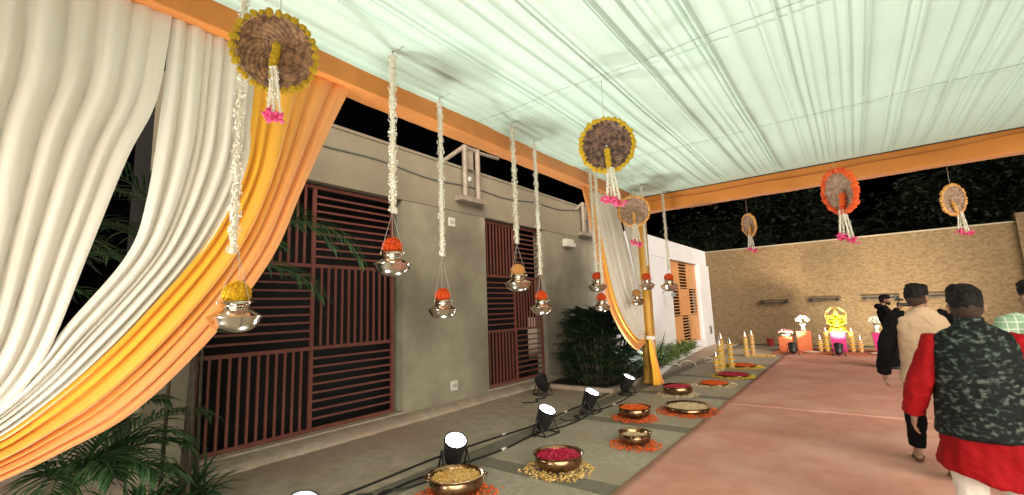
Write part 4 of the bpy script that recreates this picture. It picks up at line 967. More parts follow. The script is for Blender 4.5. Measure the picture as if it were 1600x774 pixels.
def frond(q, base, az, elev, L_, droop, rs, nleaf=30, ll=0.34, w_=0.012):
    p = Vector(base); d = Vector((math.cos(az)*math.cos(elev), math.sin(az)*math.cos(elev), math.sin(elev))); pts = [p.copy()]; ds = [d.copy()]
    for i in range(nleaf):
        p = p + d*(L_/nleaf); d = (d + Vector((0,0,-droop/nleaf*(0.4+1.4*i/nleaf)))).normalized(); pts.append(p.copy()); ds.append(d.copy())
    q.tube(pts, [0.012*(1-0.8*i/len(pts)) for i in range(len(pts))], 5)
    for i in range(4, len(pts)):
        t = i/len(pts); sd = ds[i].cross(Vector((0,0,1))); sd = sd.normalized() if sd.length > 1e-3 else Vector((1,0,0)); up_ = sd.cross(ds[i])
        for s_ in (-1, 1):
            l_ = ll*(0.55+0.6*math.sin(PI*min(1,0.1+t)))*rs.uniform(0.85,1.1)
            dd = (ds[i]*(0.55+0.5*t) + sd*s_*0.9 + up_*rs.uniform(0.05,0.35)).normalized()
            blade(q, pts[i], dd, l_, w_*rs.uniform(0.8,1.2), rs.uniform(0.7,1.5), rs, 3)
def palm(label, x, y, h, fr, seed, ll=0.34, group=None, m='palm'):
    rs = random.Random(seed); t = thing('palm', label, 'palm', (x, y, 0), group=group)
    q = MB(); q.tube([(0,0,0),(0.03,0.02,h*0.5),(0.02,0.05,h)], [0.035,0.03,0.025], 8)
    for i in range(3): a = i*2.1; q.tube([(0.16*math.cos(a),0.16*math.sin(a),0),(0.14*math.cos(a),0.14*math.sin(a),h*0.7)], [0.02,0.012], 6)
    q.build('trunk', K['stem'], t, smooth=True)
    for (az, el, L_, dr_x) in fr:
        q = MB(); frond(q, (0.02,0.05,h), R(az), R(el), L_, dr_x, rs, 34, ll); q.build('frond', K[m], t)
    return t
palm('tall palm behind the marigold drape with a frond crossing the first barred opening', -4.95, 1.55, 2.12,
     [(80,52,1.95,2.3),(72,58,1.5,2.3),(40,60,0.9,2.2),(110,60,1.7,1.6),(140,50,1.6,1.8),(10,62,0.9,2.2),(-40,60,0.9,2.2),(-80,60,1.7,1.5),(180,48,1.5,1.6),(220,60,1.6,1.5),(-100,40,1.6,1.5),(95,20,1.4,1.3)], 3, 0.36)
palm('low palm under the swept marigold drape, beside the grey wall edge', -4.75, 0.75, 0.5,
     [(85,50,0.8,1.7),(35,45,0.7,1.8),(95,40,0.85,1.7),(110,45,1.2,1.5),(10,50,0.7,1.8),(-20,45,0.7,1.8),(-60,50,0.9,1.6),(150,45,1.1,1.5),(200,50,1.1,1.4),(45,70,0.9,1.8),(80,20,0.7,1.2)], 4, 0.30)
palm('palm with drooping fronds seen through the slit in the cream drape', -5.0, 0.1, 1.9,
     [(75,40,1.4,1.7),(40,55,0.95,2.0),(20,45,0.9,2.0),(95,55,1.4,1.5),(0,60,0.9,2.0),(-40,50,0.9,2.0),(130,50,1.4,1.5),(65,15,1.2,1.3)], 6, 0.34)
def strap_plant(label, x, y, n_, L_, seed, m='palm', group=None, w_=0.017):
    rs = random.Random(seed); t = thing('strap_plant', label, 'plant', (x, y, 0.0), group=group); q = MB()
    for i in range(n_):
        a = rs.uniform(0,6.2832); e = rs.uniform(0.5,1.35)
        blade(q, (rs.gauss(0,0.05), rs.gauss(0,0.05), 0.02), (math.cos(a)*math.cos(e), math.sin(a)*math.cos(e), math.sin(e)), L_*rs.uniform(0.7,1.15), w_*rs.uniform(0.8,1.2), rs.uniform(0.8,1.7), rs, 5)
    stuff(q.build('leaves', K[m], t)); return t
strap_plant('dense strap-leaved plant at the foot of the first barred opening', -5.12, 1.66, 90, 0.48, 1)
strap_plant('strap-leaved plant in the lower left corner under the drape', -4.75, 1.22, 90, 0.5, 2)
strap_plant('strap-leaved plant almost out of view at the bottom left', -4.45, 0.85, 80, 0.5, 3)
# planting along the white kerb
rs = random.Random(12); q = MB()
for i in range(3800):
    t = rs.random(); y = 11.2 + 6.0*t; xk = -4.02 - 0.13*(y-10.75); x = xk + 0.12 - 0.75*rs.random()*(1-0.4*t)
    h = 0.06 + 0.62*rs.random()*(1-0.3*t)*(0.5+0.7*abs(noise.noise(Vector((x*2, y*2, 0)))))
    a = rs.uniform(0,6.28); blade(q, (x, y, h), (math.cos(a), math.sin(a), rs.uniform(0,0.7)), rs.uniform(0.06,0.13), rs.uniform(0.016,0.03), 0.6, rs, 2)
o = stuff(q.build('ground_cover', K['ground_leaf'])); tag(o, 'light green leafy planting along the white side wall', 'ground cover')
strap_plant('dark slender plant between the gold post and the white wall', -4.25, 11.4, 46, 0.95, 21, 'leaf', w_=0.02)
strap_plant('dark leafy plant before the orange door on the white wall', -4.62, 14.9, 40, 0.6, 22, 'leaf', w_=0.02)
q = MB(); q.tube([(0,0,0),(0.22,0,0.10),(0.34,0,0.06),(0.36,0,-0.03)], 0.016, 8); q.box((0.30,-0.06,-0.14),(0.42,0.06,-0.035)); o = q.build('wall_lamp', K['wire'], smooth=False); o.location = (-4.895, 14.3, 2.05); tag(o, 'small unlit lamp on a curved arm on the white wall', 'wall lamp')

# dark trees beyond the stone wall
def tree(label, x, y, h, cr, seed, n_=2800):
    rs = random.Random(seed); t = thing('tree', label, 'tree', (x, y, -0.1), group='dark trees beyond the stone wall'); q = MB()
    q.tube([(0,0,0),(0.1,0.05,h*0.3),(0.0,0.1,h*0.55),(0.05,0,h*0.8)], [0.22,0.17,0.12,0.04], 10); cl = []
    for i in range(9):
        a = rs.uniform(0,6.28); e = rs.uniform(0.2,1.2); l_ = cr*rs.uniform(0.6,1.0); b0 = Vector((0,0.08,h*rs.uniform(0.4,0.7)))
        e1 = b0 + Vector((math.cos(a)*math.cos(e), math.sin(a)*math.cos(e), math.sin(e)))*l_
        q.tube([b0, b0.lerp(e1,0.5)+Vector((0,0,0.1)), e1], [0.09,0.06,0.02], 6); cl += [e1, b0.lerp(e1,0.65)]
    q.build('trunk', K['bark'], t, smooth=True); q = MB()
    for i in range(n_):
        c = cl[rs.randrange(len(cl))]; p = c + Vector((rs.gauss(0,1), rs.gauss(0,1), rs.gauss(0,0.75)))*cr*0.30
        a = rs.uniform(0,6.28); blade(q, p, (math.cos(a), math.sin(a), rs.uniform(-0.6,0.3)), rs.uniform(0.28,0.46), rs.uniform(0.07,0.12), 0.6, rs, 2)
    stuff(q.build('crown', K['tree_leaf'], t)); return t
for i, (x, y, h, cr, lab) in enumerate([(-6.5,24,6.2,2.0,'dark tree beyond the corner of the white and stone walls'), (-2.2,25,7.5,2.3,'dark tree beyond the wall, right of the left-turned tray'),
        (2.0,24,6.6,2.0,'dark tree beyond the wall behind the red-rimmed tray'), (5.2,26,8.2,2.6,'dark tree beyond the wall, right of the tipped tray'), (9.2,25,7.2,2.4,'dark tree beyond the wall at the far right')]):
    tree(lab, x, y, h, cr, 50+i)
for i, (x, y, h, lab) in enumerate([(-8.2,22.5,3.9,'low dark palm beyond the wall left of the white wall corner'), (-5.3,21.6,3.7,'dark palm peeping over the wall by its left corner'), (0.2,22.2,4.0,'dark palm beyond the wall behind the bouquets'), (7.2,22.4,4.3,'dark palm beyond the wall at the right end')]):
    fr = [(a*40+i*11, 30+25*((a*7)%3)/2, 1.9, 1.5) for a in range(9)]
    palm(lab, x, y, h, fr, 70+i, 0.5, 'dark trees beyond the stone wall', 'tree_leaf')

# ================================================================ PEOPLE
EXT = 9.0
def loft(q, pts, rad, side=(1,0,0), n=16, caps=True):
    """elliptical rings (a along side, b across) along a path, rounded ends"""
    P = [Vector(p) for p in pts]; rr = [(r, r) if not isinstance(r, tuple) else r for r in rad]
    T = [(P[min(i+1,len(P)-1)] - P[max(i-1,0)]).normalized() for i in range(len(P))]
    rings = []
    def ring(c, t, a, b_):
        s_ = Vector(side) - t*Vector(side).dot(t)
        if s_.length < 0.1: s_ = t.orthogonal()
        s_.normalize(); m_ = t.cross(s_)
        return [c + s_*a*math.cos(2*PI*k/n) + m_*b_*math.sin(2*PI*k/n) for k in range(n)]
    if caps:
        k0 = min(min(rr[0]), EXT)
        for f in (0.98, 0.8, 0.45): rings.append(ring(P[0] - T[0]*k0*f, T[0], rr[0][0]*math.sqrt(1-f*f), rr[0][1]*math.sqrt(1-f*f)))
    for i, p in enumerate(P): rings.append(ring(p, T[i], *rr[i]))
    if caps:
        k1 = min(min(rr[-1]), EXT)
        for f in (0.45, 0.8, 0.98): rings.append(ring(P[-1] + T[-1]*k1*f, T[-1], rr[-1][0]*math.sqrt(1-f*f), rr[-1][1]*math.sqrt(1-f*f)))
    vs = [v for r_ in rings for v in r_]; m_ = len(rings)
    q.add(vs, [(i*n+k, i*n+(k+1)%n, (i+1)*n+(k+1)%n, (i+1)*n+k) for i in range(m_-1) for k in range(n)] + [tuple(range(n-1,-1,-1)), tuple(range((m_-1)*n, m_*n))])
def fuse(q, name, m, parent, voxel=0.008, smooth=3, wrinkle=0.0, wf=9.0, wdir=(1,1,1), seed=0, cut=None):
    """melt overlapping closed lofts into one continuous skin"""
    me = q.mesh('tmp', m); o = bpy.data.objects.new('tmp', me); col.objects.link(o)
    r = o.modifiers.new('r', 'REMESH'); r.mode = 'VOXEL'; r.voxel_size = voxel; r.use_smooth_shade = True
    dg = bpy.context.evaluated_depsgraph_get(); ev = o.evaluated_get(dg)
    nm = bpy.data.meshes.new_from_object(ev); bpy.data.objects.remove(o); bpy.data.meshes.remove(me)
    bm = bmesh.new(); bm.from_mesh(nm)
    for _ in range(smooth): bmesh.ops.smooth_vert(bm, verts=bm.verts, factor=0.5, use_axis_x=True, use_axis_y=True, use_axis_z=True)
    if wrinkle:
        bm.normal_update()
        for v in bm.verts:
            c = Vector((v.co.x*wdir[0], v.co.y*wdir[1], v.co.z*wdir[2]))*wf + Vector((seed*3.3, 0, 0))
            c3 = Vector((v.co.x*14 + seed, v.co.y*14, v.co.z*20 + 6*v.co.x))
            v.co += v.normal*wrinkle*(noise.noise(c) + 0.5*noise.noise(c*2.3) + 0.7*(0.4-abs(noise.noise(c3))))
    if cut is not None:
        bmesh.ops.delete(bm, geom=[f for f in bm.faces if cut(f.calc_center_median())], context='FACES')
    bm.to_mesh(nm); bm.free(); nm.name = name
    if not nm.materials: nm.materials.append(m)
    nm.polygons.foreach_set('use_smooth', [True]*len(nm.polygons))
    return link(name, nm, parent)
def hand(q, wrist, d, nrm, thumb, curl=0.5, L_=0.185):
    """palm, four unequal bent fingers and a thumb from the palm's side"""
    d = Vector(d).normalized(); nrm = Vector(nrm); nrm = (nrm - d*nrm.dot(d)).normalized(); ac = d.cross(nrm)*thumb
    w_ = Vector(wrist)
    loft(q, [w_ - d*0.03, w_ + d*0.015, w_ + d*0.055, w_ + d*0.09], [(0.027,0.021),(0.032,0.019),(0.040,0.017),(0.038,0.013)], ac)
    for i, (o_, l_) in enumerate(((0.030,0.072),(0.0105,0.082),(-0.009,0.076),(-0.028,0.060))):
        b0 = w_ + d*(0.088 - abs(o_-0.008)*0.2) + ac*o_; dir0 = (d + ac*o_*2.2 + nrm*curl*0.35).normalized(); p1 = b0 + dir0*l_*0.48
        d1 = (dir0 + nrm*curl*0.9).normalized(); p2 = p1 + d1*l_*0.30; d2 = (d1 + nrm*curl*0.7).normalized(); p3 = p2 + d2*l_*0.22
        loft(q, [b0 - dir0*0.015, b0, p1, p2, p3], [0.0095, 0.0092, 0.0085, 0.0078, 0.0066], ac, 10)
    b0 = w_ + d*0.030 + ac*0.030; dt = (ac*0.75 + d*0.75 + nrm*0.3).normalized(); p1 = b0 + dt*0.042; d2 = (dt*0.6 + d*0.7 + nrm*0.25).normalized()
    loft(q, [b0 - dt*0.02, b0, p1, p1 + d2*0.032], [0.014, 0.0125, 0.0105, 0.0085], nrm, 10)
def head(q, c, yaw, tilt=0.0, sc=1.0):
    """skull, jaw, nose, lips, brow, ears; faces local +Y turned by yaw"""
    E_ = Matrix.Rotation(yaw, 3, 'Z') @ Matrix.Rotation(tilt, 3, 'X'); c = Vector(c)
    def T(p): return c + E_ @ (Vector(p)*sc)
    def el(p, r, s_):
        t_ = MB(); t_.ball((0,0,0), 1, 18, 12); q.add([T((p[0]+v[0]*s_[0]*r, p[1]+v[1]*s_[1]*r, p[2]+v[2]*s_[2]*r)) for v in t_.v], t_.f)
    el((0,-0.012,0.018), 1, (0.076,0.096,0.096)); el((0,0.022,-0.035), 1, (0.060,0.070,0.078)); el((0,0.055,-0.088), 1, (0.032,0.030,0.024)); el((0,0.078,0.018), 1, (0.052,0.016,0.013))
    loft(q, [T((0,0.085,0.012)), T((0,0.104,-0.022)), T((0,0.100,-0.034))], [0.009*sc, 0.014*sc, 0.012*sc], E_ @ Vector((1,0,0)), 10)
    el((0,0.084,-0.058), 1, (0.026,0.012,0.006)); el((0,0.083,-0.069), 1, (0.022,0.012,0.007))
    for s_ in (-1, 1):
        el((s_*0.042,0.060,-0.025), 1, (0.024,0.020,0.020))
        el((s_*0.079,-0.008,-0.018), 1, (0.010,0.020,0.033)); el((s_*0.087,-0.016,-0.008), 1, (0.007,0.016,0.024))
    return T, E_
def eyes(T, E_, parent, sc=1.0):
    for s_ in (-1, 1):
        q = MB(); p = T((s_*0.032, 0.074, 0.0)); q.ball(p, 0.0115*sc, 10, 8); o = q.build('eye', [K['white_plastic']], parent, smooth=True)
        q = MB(); p = T((s_*0.032, 0.083, 0.0)); q.ball(p, 0.0055*sc, 8, 6); q.build('pupil', K['hair'], o, smooth=True)
def hair(T, parent, top=0.035, length=0.0, seed=0, m='hair', cap=False):
    q = MB()
    def el(p, s_):
        t_ = MB(); t_.ball((0,0,0), 1, 20, 14); q.add([T((p[0]+v[0]*s_[0], p[1]+v[1]*s_[1], p[2]+v[2]*s_[2])) for v in t_.v], t_.f)
    el((0,-0.010,0.052), (0.084,0.102,0.074+top*0.6)); el((0,-0.04,0.02), (0.079,0.078,0.07)); el((0.01,0.045,0.088), (0.062,0.05,0.034+top*0.5)); el((-0.03,-0.0,0.10), (0.05,0.07,0.03+top*0.4))
    hs = fuse(q, 'hair', K[m], parent, 0.0075, 2, 0.0075, 38, (1,1,0.5), seed)
    q = MB(); el((0,-0.020,-0.004), (0.0782,0.0945,0.090)); q.build('cropped_sides', K['fade'], parent, smooth=True)
    return hs
def person(label, x, y, yaw, sc=1.0):
    t = thing('person', label, 'person', (x, y, 0.02), (0,0,yaw)); t.scale = (sc,sc,sc); return t
def feet(q, ank, d=(0,1), pitch=0.0):
    a = Vector(ank); f = Vector((d[0], d[1], 0)).normalized(); dn = Vector((0,0,-1))
    heel = a - f*0.045 + dn*0.045; ball_ = a + f*0.115 + dn*(0.055 + 0.10*pitch); toe = a + f*0.175 + dn*(0.058 + 0.06*pitch)
    loft(q, [heel, a + dn*0.035 + f*0.02, ball_, toe], [(0.032,0.03),(0.036,0.038),(0.044,0.022),(0.036,0.014)], (-f.y, f.x, 0), 14)
    return heel, ball_, toe
def body(t, J, neck_c, head_c, head_yaw, hands, tilt=0.0, sc_head=1.0, barefeet=True, stout=1.0, foot_dirs=((0,1),(0,1)), foot_pitch=(0,0), torso_lean=0.0):
    global EXT
    EXT = 9.0; q = MB(); hy = J['hipc']
    loft(q, [hy + Vector((0,0,-0.06)), hy + Vector((0,0,0.06)), hy + Vector((0,0,0.20)), J['chest'], J['sh'], neck_c + Vector((0,0,-0.03))],
         [(0.150*stout,0.105*stout),(0.152*stout,0.108*stout),(0.138*stout,0.10*stout),(0.158*stout,0.112*stout),(0.150,0.080),(0.062,0.058)])
    loft(q, [neck_c + Vector((0,0,-0.05)), neck_c + Vector((0,0,0.03)), Vector(head_c) + Vector((0,0,-0.05))], [0.062, 0.056, 0.055])
    T, E_ = head(q, head_c, head_yaw, tilt, sc_head)
    for s_ in ('l','r'):
        sg = -1 if s_ == 'l' else 1
        loft(q, [J['s'+s_] - Vector((0.05*sg,0,0)), J['s'+s_], J['s'+s_].lerp(J['e'+s_],0.5), J['e'+s_], J['e'+s_].lerp(J['w'+s_],0.4), J['w'+s_]], [0.050,0.050,0.044,0.037,0.036,0.024])
        if hands.get(s_): hand(q, J['w'+s_], *hands[s_])
        loft(q, [J['h'+s_] + Vector((0,0,0.04)), J['h'+s_], J['h'+s_].lerp(J['k'+s_],0.5), J['k'+s_], J['k'+s_].lerp(J['a'+s_],0.35), J['a'+s_]], [0.078,0.080,0.068,0.050,0.048,0.034])
        i = 0 if s_ == 'l' else 1; feet(q, J['a'+s_], foot_dirs[i], foot_pitch[i])
    o = fuse(q, 'body', K['skin'], t, 0.006, 2); EXT = 0.022; return o, T, E_
def sleeve(q, s, e, w_, r=(0.075,0.066,0.058,0.052), sg=1):
    loft(q, [s - Vector((0.07*sg,0,-0.005)), s, s.lerp(e,0.55), e, e.lerp(w_,0.55), w_], [r[0]*0.95, r[0], (r[1]+r[0])/2, r[1], r[2], r[3]])
def shoe(t, ank, d, pitch, m, name='shoe'):
    global EXT
    EXT = 9.0; q = MB(); a = Vector(ank) ; f = Vector((d[0],d[1],0)).normalized(); sd = Vector((-f.y, f.x, 0)); dn = Vector((0,0,-1))
    heel = a - f*0.055 + dn*0.055; bl = a + f*0.115 + dn*(0.062+0.10*pitch); toe = a + f*0.19 + dn*(0.066+0.06*pitch)
    loft(q, [heel, a + dn*0.045 + f*0.02, bl, toe], [(0.040,0.038),(0.043,0.046),(0.051,0.029),(0.040,0.020)], sd, 16)
    EXT = 0.022; return fuse(q, name, K[m], t, 0.007, 2)
V = Vector

# ---- man in dark brocade waistcoat over a red kurta
P1 = person('man seen from behind in a dark green brocade waistcoat over a red kurta', 0.575, 4.22, R(-4))
J = dict(hipc=V((0,0,0.92)), chest=V((0,0.0,1.27)), sh=V((0,-0.01,1.385)),
         sl=V((-0.185,0,1.335)), el=V((-0.29,-0.04,1.08)), wl=V((-0.345,0.03,0.855)), sr=V((0.185,0,1.335)), er=V((0.29,-0.03,1.08)), wr=V((0.335,0.06,0.87)),
         hl=V((-0.095,0,0.88)), kl=V((-0.115,0.05,0.49)), al=V((-0.12,-0.03,0.085)), hr=V((0.095,0,0.88)), kr=V((0.115,0.02,0.49)), ar=V((0.12,-0.02,0.085)))
bo, T, E_ = body(P1, J, V((0,0.0,1.45)), V((-0.005,0.025,1.578)), R(6), {'l': ((-0.15,0.25,-1),(1,0.1,0),-1,0.6), 'r': ((0.1,0.3,-1),(-1,0.1,0),1,0.6)}, sc_head=1.06, stout=1.12)
eyes(T, E_, P1, 1.06); hair(T, P1, 0.026, seed=1)
q = MB()
loft(q, [V((-0.035,0,0.50)), V((0,0,0.645)), V((0,0,0.80)), V((0,0,0.95)), V((0,0,1.10)), V((0,0,1.26)), V((0,-0.005,1.34)), V((0,-0.005,1.40)), V((0,0,1.42))],
     [(0.246,0.180),(0.238,0.172),(0.222,0.162),(0.208,0.152),(0.196,0.145),(0.205,0.140),(0.190,0.105),(0.105,0.072),(0.06,0.055)], n=28)
for s_, sg in (('l',-1),('r',1)): sleeve(q, J['s'+s_], J['e'+s_], J['w'+s_], (0.082,0.074,0.066,0.058), sg)
fuse(q, 'kurta', K['red_cloth'], P1, 0.0085, 4, 0.018, 8, (1,1,0.35), 2)
q = MB()
loft(q, [V((0,0,0.755)), V((0,0,0.88)), V((0,0,1.02)), V((0,0,1.16)), V((0,-0.004,1.28)), V((0,-0.006,1.365)), V((0,-0.006,1.425)), V((0,-0.002,1.46))],
     [(0.258,0.195),(0.246,0.188),(0.232,0.180),(0.228,0.172),(0.232,0.160),(0.222,0.118),(0.135,0.092),(0.084,0.076)], n=32)
fuse(q, 'waistcoat', K['camo'], P1, 0.0085, 4, 0.012, 7, (0.8,1,0.8), 5)
q = MB(); loft(q, [V((0,0.0,1.445)), V((0,0.004,1.475)), V((0,0.006,1.496))], [(0.080,0.074),(0.074,0.070),(0.072,0.069)], n=28); fuse(q, 'collar', K['camo'], P1, 0.006, 1)
for s_ in ('l','r'):
    q = MB(); loft(q, [J['h'+s_] + V((0,0,0.0)), J['h'+s_].lerp(J['k'+s_],0.5), J['k'+s_], J['k'+s_].lerp(J['a'+s_],0.5), J['a'+s_] + V((0,0,0.02))], [0.115,0.108,0.094,0.082,0.064], n=20)
    fuse(q, 'trouser_leg', K['white_trouser'], P1, 0.0085, 3, 0.011, 10, (1,1,0.5), 3)
    shoe(P1, J['a'+s_], (0.02,1), 0, 'leather')

# ---- man in beige jacket with black sleeves, mid stride
P2 = person('man in a beige sleeveless jacket with black sleeves walking ahead', 0.50, 6.15, R(-6))
J = dict(hipc=V((0,0,0.97)), chest=V((0,0.02,1.33)), sh=V((0,0.01,1.45)),
         sl=V((-0.205,0.01,1.435)), el=V((-0.315,-0.03,1.13)), wl=V((-0.365,0.04,0.875)), sr=V((0.205,0.01,1.435)), er=V((0.30,-0.06,1.15)), wr=V((0.33,0.10,0.93)),
         hl=V((-0.10,0,0.92)), kl=V((-0.16,0.16,0.52)), al=V((-0.19,0.10,0.10)), hr=V((0.10,0,0.92)), kr=V((0.09,-0.08,0.52)), ar=V((0.06,-0.46,0.19)))
bo, T, E_ = body(P2, J, V((0,0.015,1.515)), V((-0.01,0.035,1.640)), R(-25), {'l': ((-0.02,0.15,-1),(1,0.1,0),-1,0.55), 'r': ((0.1,0.5,-1),(-1,0.2,0),1,0.6)}, sc_head=1.06, stout=1.1, foot_dirs=((-0.1,1),(0.05,1)), foot_pitch=(0,0.8))
eyes(T, E_, P2, 1.06); hair(T, P2, 0.020, seed=2)
q = MB()
for s_, sg in (('l',-1),('r',1)): sleeve(q, J['s'+s_], J['e'+s_], J['w'+s_], (0.080,0.074,0.066,0.060), sg)
loft(q, [V((0,0,1.12)), V((0,0.005,1.32)), V((0,0,1.42))], [(0.17,0.12),(0.19,0.12),(0.16,0.085)])
fuse(q, 'kurta', K['black_cloth'], P2, 0.0085, 3, 0.012, 9, (1,1,0.6), 4)
q = MB()
loft(q, [V((0,0.0,0.80)), V((0,0,0.93)), V((0,0,1.07)), V((0,0.005,1.22)), V((0,0.01,1.35)), V((0,0.008,1.435)), V((0,0.006,1.49)), V((0,0.01,1.525))],
     [(0.238,0.178),(0.226,0.172),(0.216,0.166),(0.224,0.162),(0.238,0.150),(0.225,0.110),(0.130,0.088),(0.080,0.074)], n=32)
fuse(q, 'jacket', K['tan'], P2, 0.0085, 4, 0.016, 6, (0.8,1,1.0), 9)
for s_ in ('l','r'):
    q = MB(); loft(q, [J['h'+s_] + V((0,0,0.02)), J['h'+s_].lerp(J['k'+s_],0.5), J['k'+s_], J['k'+s_].lerp(J['a'+s_],0.5), J['a'+s_] + V((0,0,0.05))], [0.108,0.100,0.088,0.078,0.066], n=20)
    fuse(q, 'trouser_leg', K['black_cloth'], P2, 0.0085, 3, 0.010, 9, (1,1,0.6), 6)
for s_, d_, pt in (('l',(-0.1,1),0),('r',(0.05,1),0.8)):
    a = J['a'+s_]; f = V((d_[0],d_[1],0)).normalized(); sd = V((-f.y,f.x,0)); q = MB()
    loft(q, [a - f*0.065 + V((0,0,-0.083)), a + f*0.03 + V((0,0,-0.085 - 0.03*pt)), a + f*0.12 + V((0,0,-0.085 - 0.10*pt)), a + f*0.195 + V((0,0,-0.082 - 0.08*pt))], [(0.036,0.012),(0.040,0.012),(0.050,0.012),(0.038,0.012)], sd, 14)
    loft(q, [a + f*0.085 + sd*0.052 + V((0,0,-0.08 - 0.09*pt)), a + f*0.085 + V((0,0,-0.025 - 0.08*pt)), a + f*0.085 - sd*0.052 + V((0,0,-0.08 - 0.09*pt))], [(0.018,0.007)]*3, f, 10)
    fuse(q, 'sandal', K['leather'], P2, 0.006, 2)
q = MB(); w_ = J['wl'].lerp(J['el'],0.07); q.tube([w_ + V((0.042*math.cos(a*PI/10), 0.042*math.sin(a*PI/10), 0.006*math.sin(a*PI/10))) for a in range(21)], 0.008, 8); q.build('bracelet', K['steel'], P2, smooth=True)

# ---- man in green checked shirt at the edge of the picture
P3 = person('man in a pale green checked shirt partly behind the brocade waistcoat', 1.17, 5.55, R(12))
J = dict(hipc=V((0,0,0.95)), chest=V((0,0.0,1.31)), sh=V((0,-0.01,1.425)),
         sl=V((-0.20,0,1.41)), el=V((-0.27,-0.03,1.13)), wl=V((-0.27,0.10,0.90)), sr=V((0.20,0,1.41)), er=V((0.28,-0.04,1.13)), wr=V((0.30,0.06,0.90)),
         hl=V((-0.10,0,0.90)), kl=V((-0.12,0.08,0.50)), al=V((-0.13,0.0,0.09)), hr=V((0.10,0,0.90)), kr=V((0.11,0.0,0.50)), ar=V((0.12,-0.14,0.10)))
bo, T, E_ = body(P3, J, V((0,0.0,1.49)), V((0,0.025,1.615)), R(15), {'l': ((0.0,0.3,-1),(1,0.1,0),-1,0.6), 'r': ((0.1,0.3,-1),(-1,0.1,0),1,0.6)}, sc_head=1.04, stout=1.05)
eyes(T, E_, P3, 1.04); hair(T, P3, 0.018, seed=3)
q = MB()
loft(q, [V((0,0,0.84)), V((0,0,0.98)), V((0,0,1.14)), V((0,0,1.29)), V((0,-0.005,1.40)), V((0,-0.005,1.46)), V((0,0,1.495))], [(0.215,0.155),(0.208,0.150),(0.205,0.147),(0.215,0.142),(0.205,0.104),(0.12,0.08),(0.075,0.068)], n=28)
for s_, sg in (('l',-1),('r',1)): sleeve(q, J['s'+s_], J['e'+s_], J['w'+s_], (0.082,0.072,0.062,0.052), sg)
fuse(q, 'shirt', K['check'], P3, 0.0085, 4, 0.010, 7, (1,1,0.5), 7)
for s_ in ('l','r'):
    q = MB(); loft(q, [J['h'+s_], J['h'+s_].lerp(J['k'+s_],0.5), J['k'+s_], J['k'+s_].lerp(J['a'+s_],0.5), J['a'+s_] + V((0,0,0.02))], [0.112,0.098,0.084,0.074,0.066], n=20)
    fuse(q, 'trouser_leg', K['teal_trouser'], P3, 0.0085, 3, 0.008, 9, (1,1,0.5), 8); shoe(P3, J['a'+s_], (0.0,1), 0, 'leather')

# ---- photographer in black hoodie, side on, camera raised to the right
P4 = person('photographer in a black hoodie and cap raising a camera, standing side on', 0.53, 13.8, R(-88), 0.985)
J = dict(hipc=V((0,0.05,0.93)), chest=V((0,-0.06,1.31)), sh=V((0,-0.07,1.425)),
         sl=V((-0.20,-0.06,1.40)), el=V((-0.23,0.10,1.20)), wl=V((-0.09,0.20,1.37)), sr=V((0.20,-0.06,1.40)), er=V((0.23,0.11,1.20)), wr=V((0.09,0.19,1.38)),
         hl=V((-0.09,0.05,0.88)), kl=V((-0.12,0.06,0.49)), al=V((-0.13,0.02,0.09)), hr=V((0.09,0.05,0.88)), kr=V((0.12,0.04,0.49)), ar=V((0.13,-0.04,0.09)))
bo, T, E_ = body(P4, J, V((0,-0.055,1.49)), V((0,0.0,1.600)), R(0), {'l': ((0.35,0.9,0.45),(0.6,0.2,0.7),-1,0.8), 'r': ((-0.35,0.9,0.45),(-0.6,0.2,0.7),1,0.8)})
eyes(T, E_, P4); hair(T, P4, 0.012, seed=4)
q = MB()
def el4(p, s_):
    t_ = MB(); t_.ball((0,0,0), 1, 16, 10); q.add([T((p[0]+v[0]*s_[0], p[1]+v[1]*s_[1], p[2]+v[2]*s_[2])) for v in t_.v], t_.f)
el4((0,0.062,-0.088), (0.046,0.036,0.034)); el4((0,0.035,-0.075), (0.066,0.05,0.035)); fuse(q, 'beard', K['hair'], P4, 0.006, 1, 0.004, 50)
q = MB(); el4((0,-0.008,0.068), (0.088,0.106,0.062)); el4((0,0.11,0.058), (0.062,0.055,0.010)); fuse(q, 'cap', K['black_cloth'], P4, 0.006, 2)
q = MB()
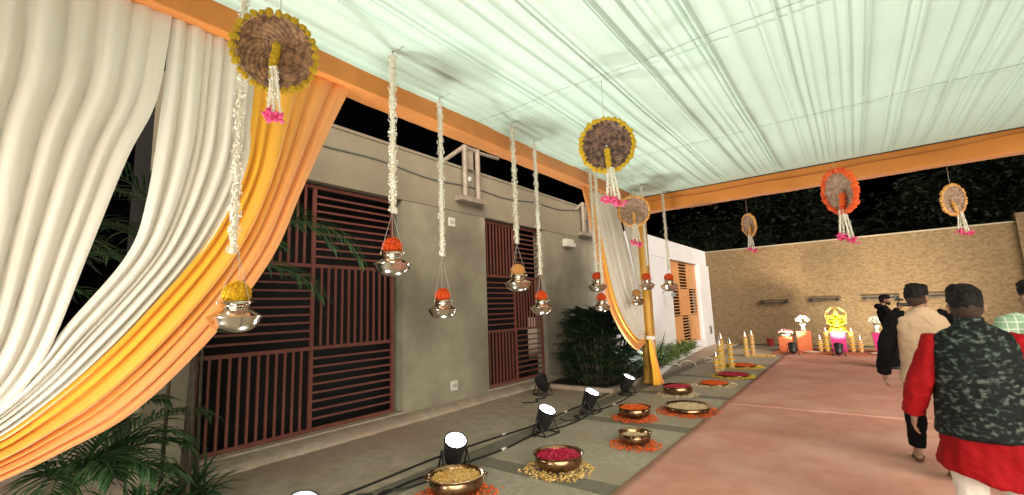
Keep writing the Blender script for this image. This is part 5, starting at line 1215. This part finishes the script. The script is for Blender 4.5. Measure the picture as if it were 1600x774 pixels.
loft(q, [V((0,0.06,0.74)), V((0,0.07,0.90)), V((0,0.03,1.05)), V((0,-0.03,1.20)), V((0,-0.065,1.34)), V((0,-0.065,1.42)), V((0,-0.06,1.475))], [(0.205,0.185),(0.205,0.185),(0.195,0.170),(0.20,0.155),(0.215,0.135),(0.16,0.105),(0.085,0.08)], n=28)
for s_, sg in (('l',-1),('r',1)): sleeve(q, J['s'+s_], J['e'+s_], J['w'+s_], (0.084,0.074,0.064,0.050), sg)
loft(q, [V((-0.09,-0.13,1.46)), V((0,-0.165,1.45)), V((0.09,-0.13,1.46))], [0.055,0.07,0.055])
fuse(q, 'hoodie', K['black_cloth'], P4, 0.0085, 3, 0.012, 8, (1,1,0.7), 3)
q = MB()
for s_ in ('l','r'): loft(q, [J['h'+s_] + V((0,0.0,0.06)), J['h'+s_].lerp(J['k'+s_],0.5), J['k'+s_], J['k'+s_].lerp(J['a'+s_],0.5), J['a'+s_] + V((0,0,0.0))], [0.150,0.145,0.135,0.125,0.115], n=20)
fuse(q, 'trousers', K['black_cloth'], P4, 0.0085, 3, 0.010, 8, (1,1,0.5), 2)
for s_ in ('l','r'): shoe(P4, J['a'+s_], (0.0,1), 0, 'black')
# the camera he holds
cm = thing('video_camera', 'black camera with top mounted microphone held by the photographer', 'camera', (0.53, 13.8, 0.02), (0,0,R(-88))); cm.scale = (0.985,)*3
q = MB(); q.box((-0.07,0.20,1.43),(0.07,0.29,1.53)); bevel(q.build('camera_body', K['black'], cm), 0.012, 3)
q = MB(); q.lathe([(0,0),(0.042,0),(0.044,0.05),(0.040,0.06),(0.045,0.16),(0.040,0.165),(0,0.155)], 24, (0,0.291,1.475), axis=(0,1,0)); q.build('lens_barrel', K['black'], cm, smooth=True, sharp=40)
q = MB(); q.tube([(0,0.24,1.53),(0,0.24,1.58)], 0.014, 8); q.tube([(0,0.17,1.60),(0,0.33,1.60)], 0.026, 12); q.tube([(0,0.24,1.60),(0,0.24,1.70)], 0.016, 8); q.build('microphone', K['black'], cm, smooth=True, sharp=40)
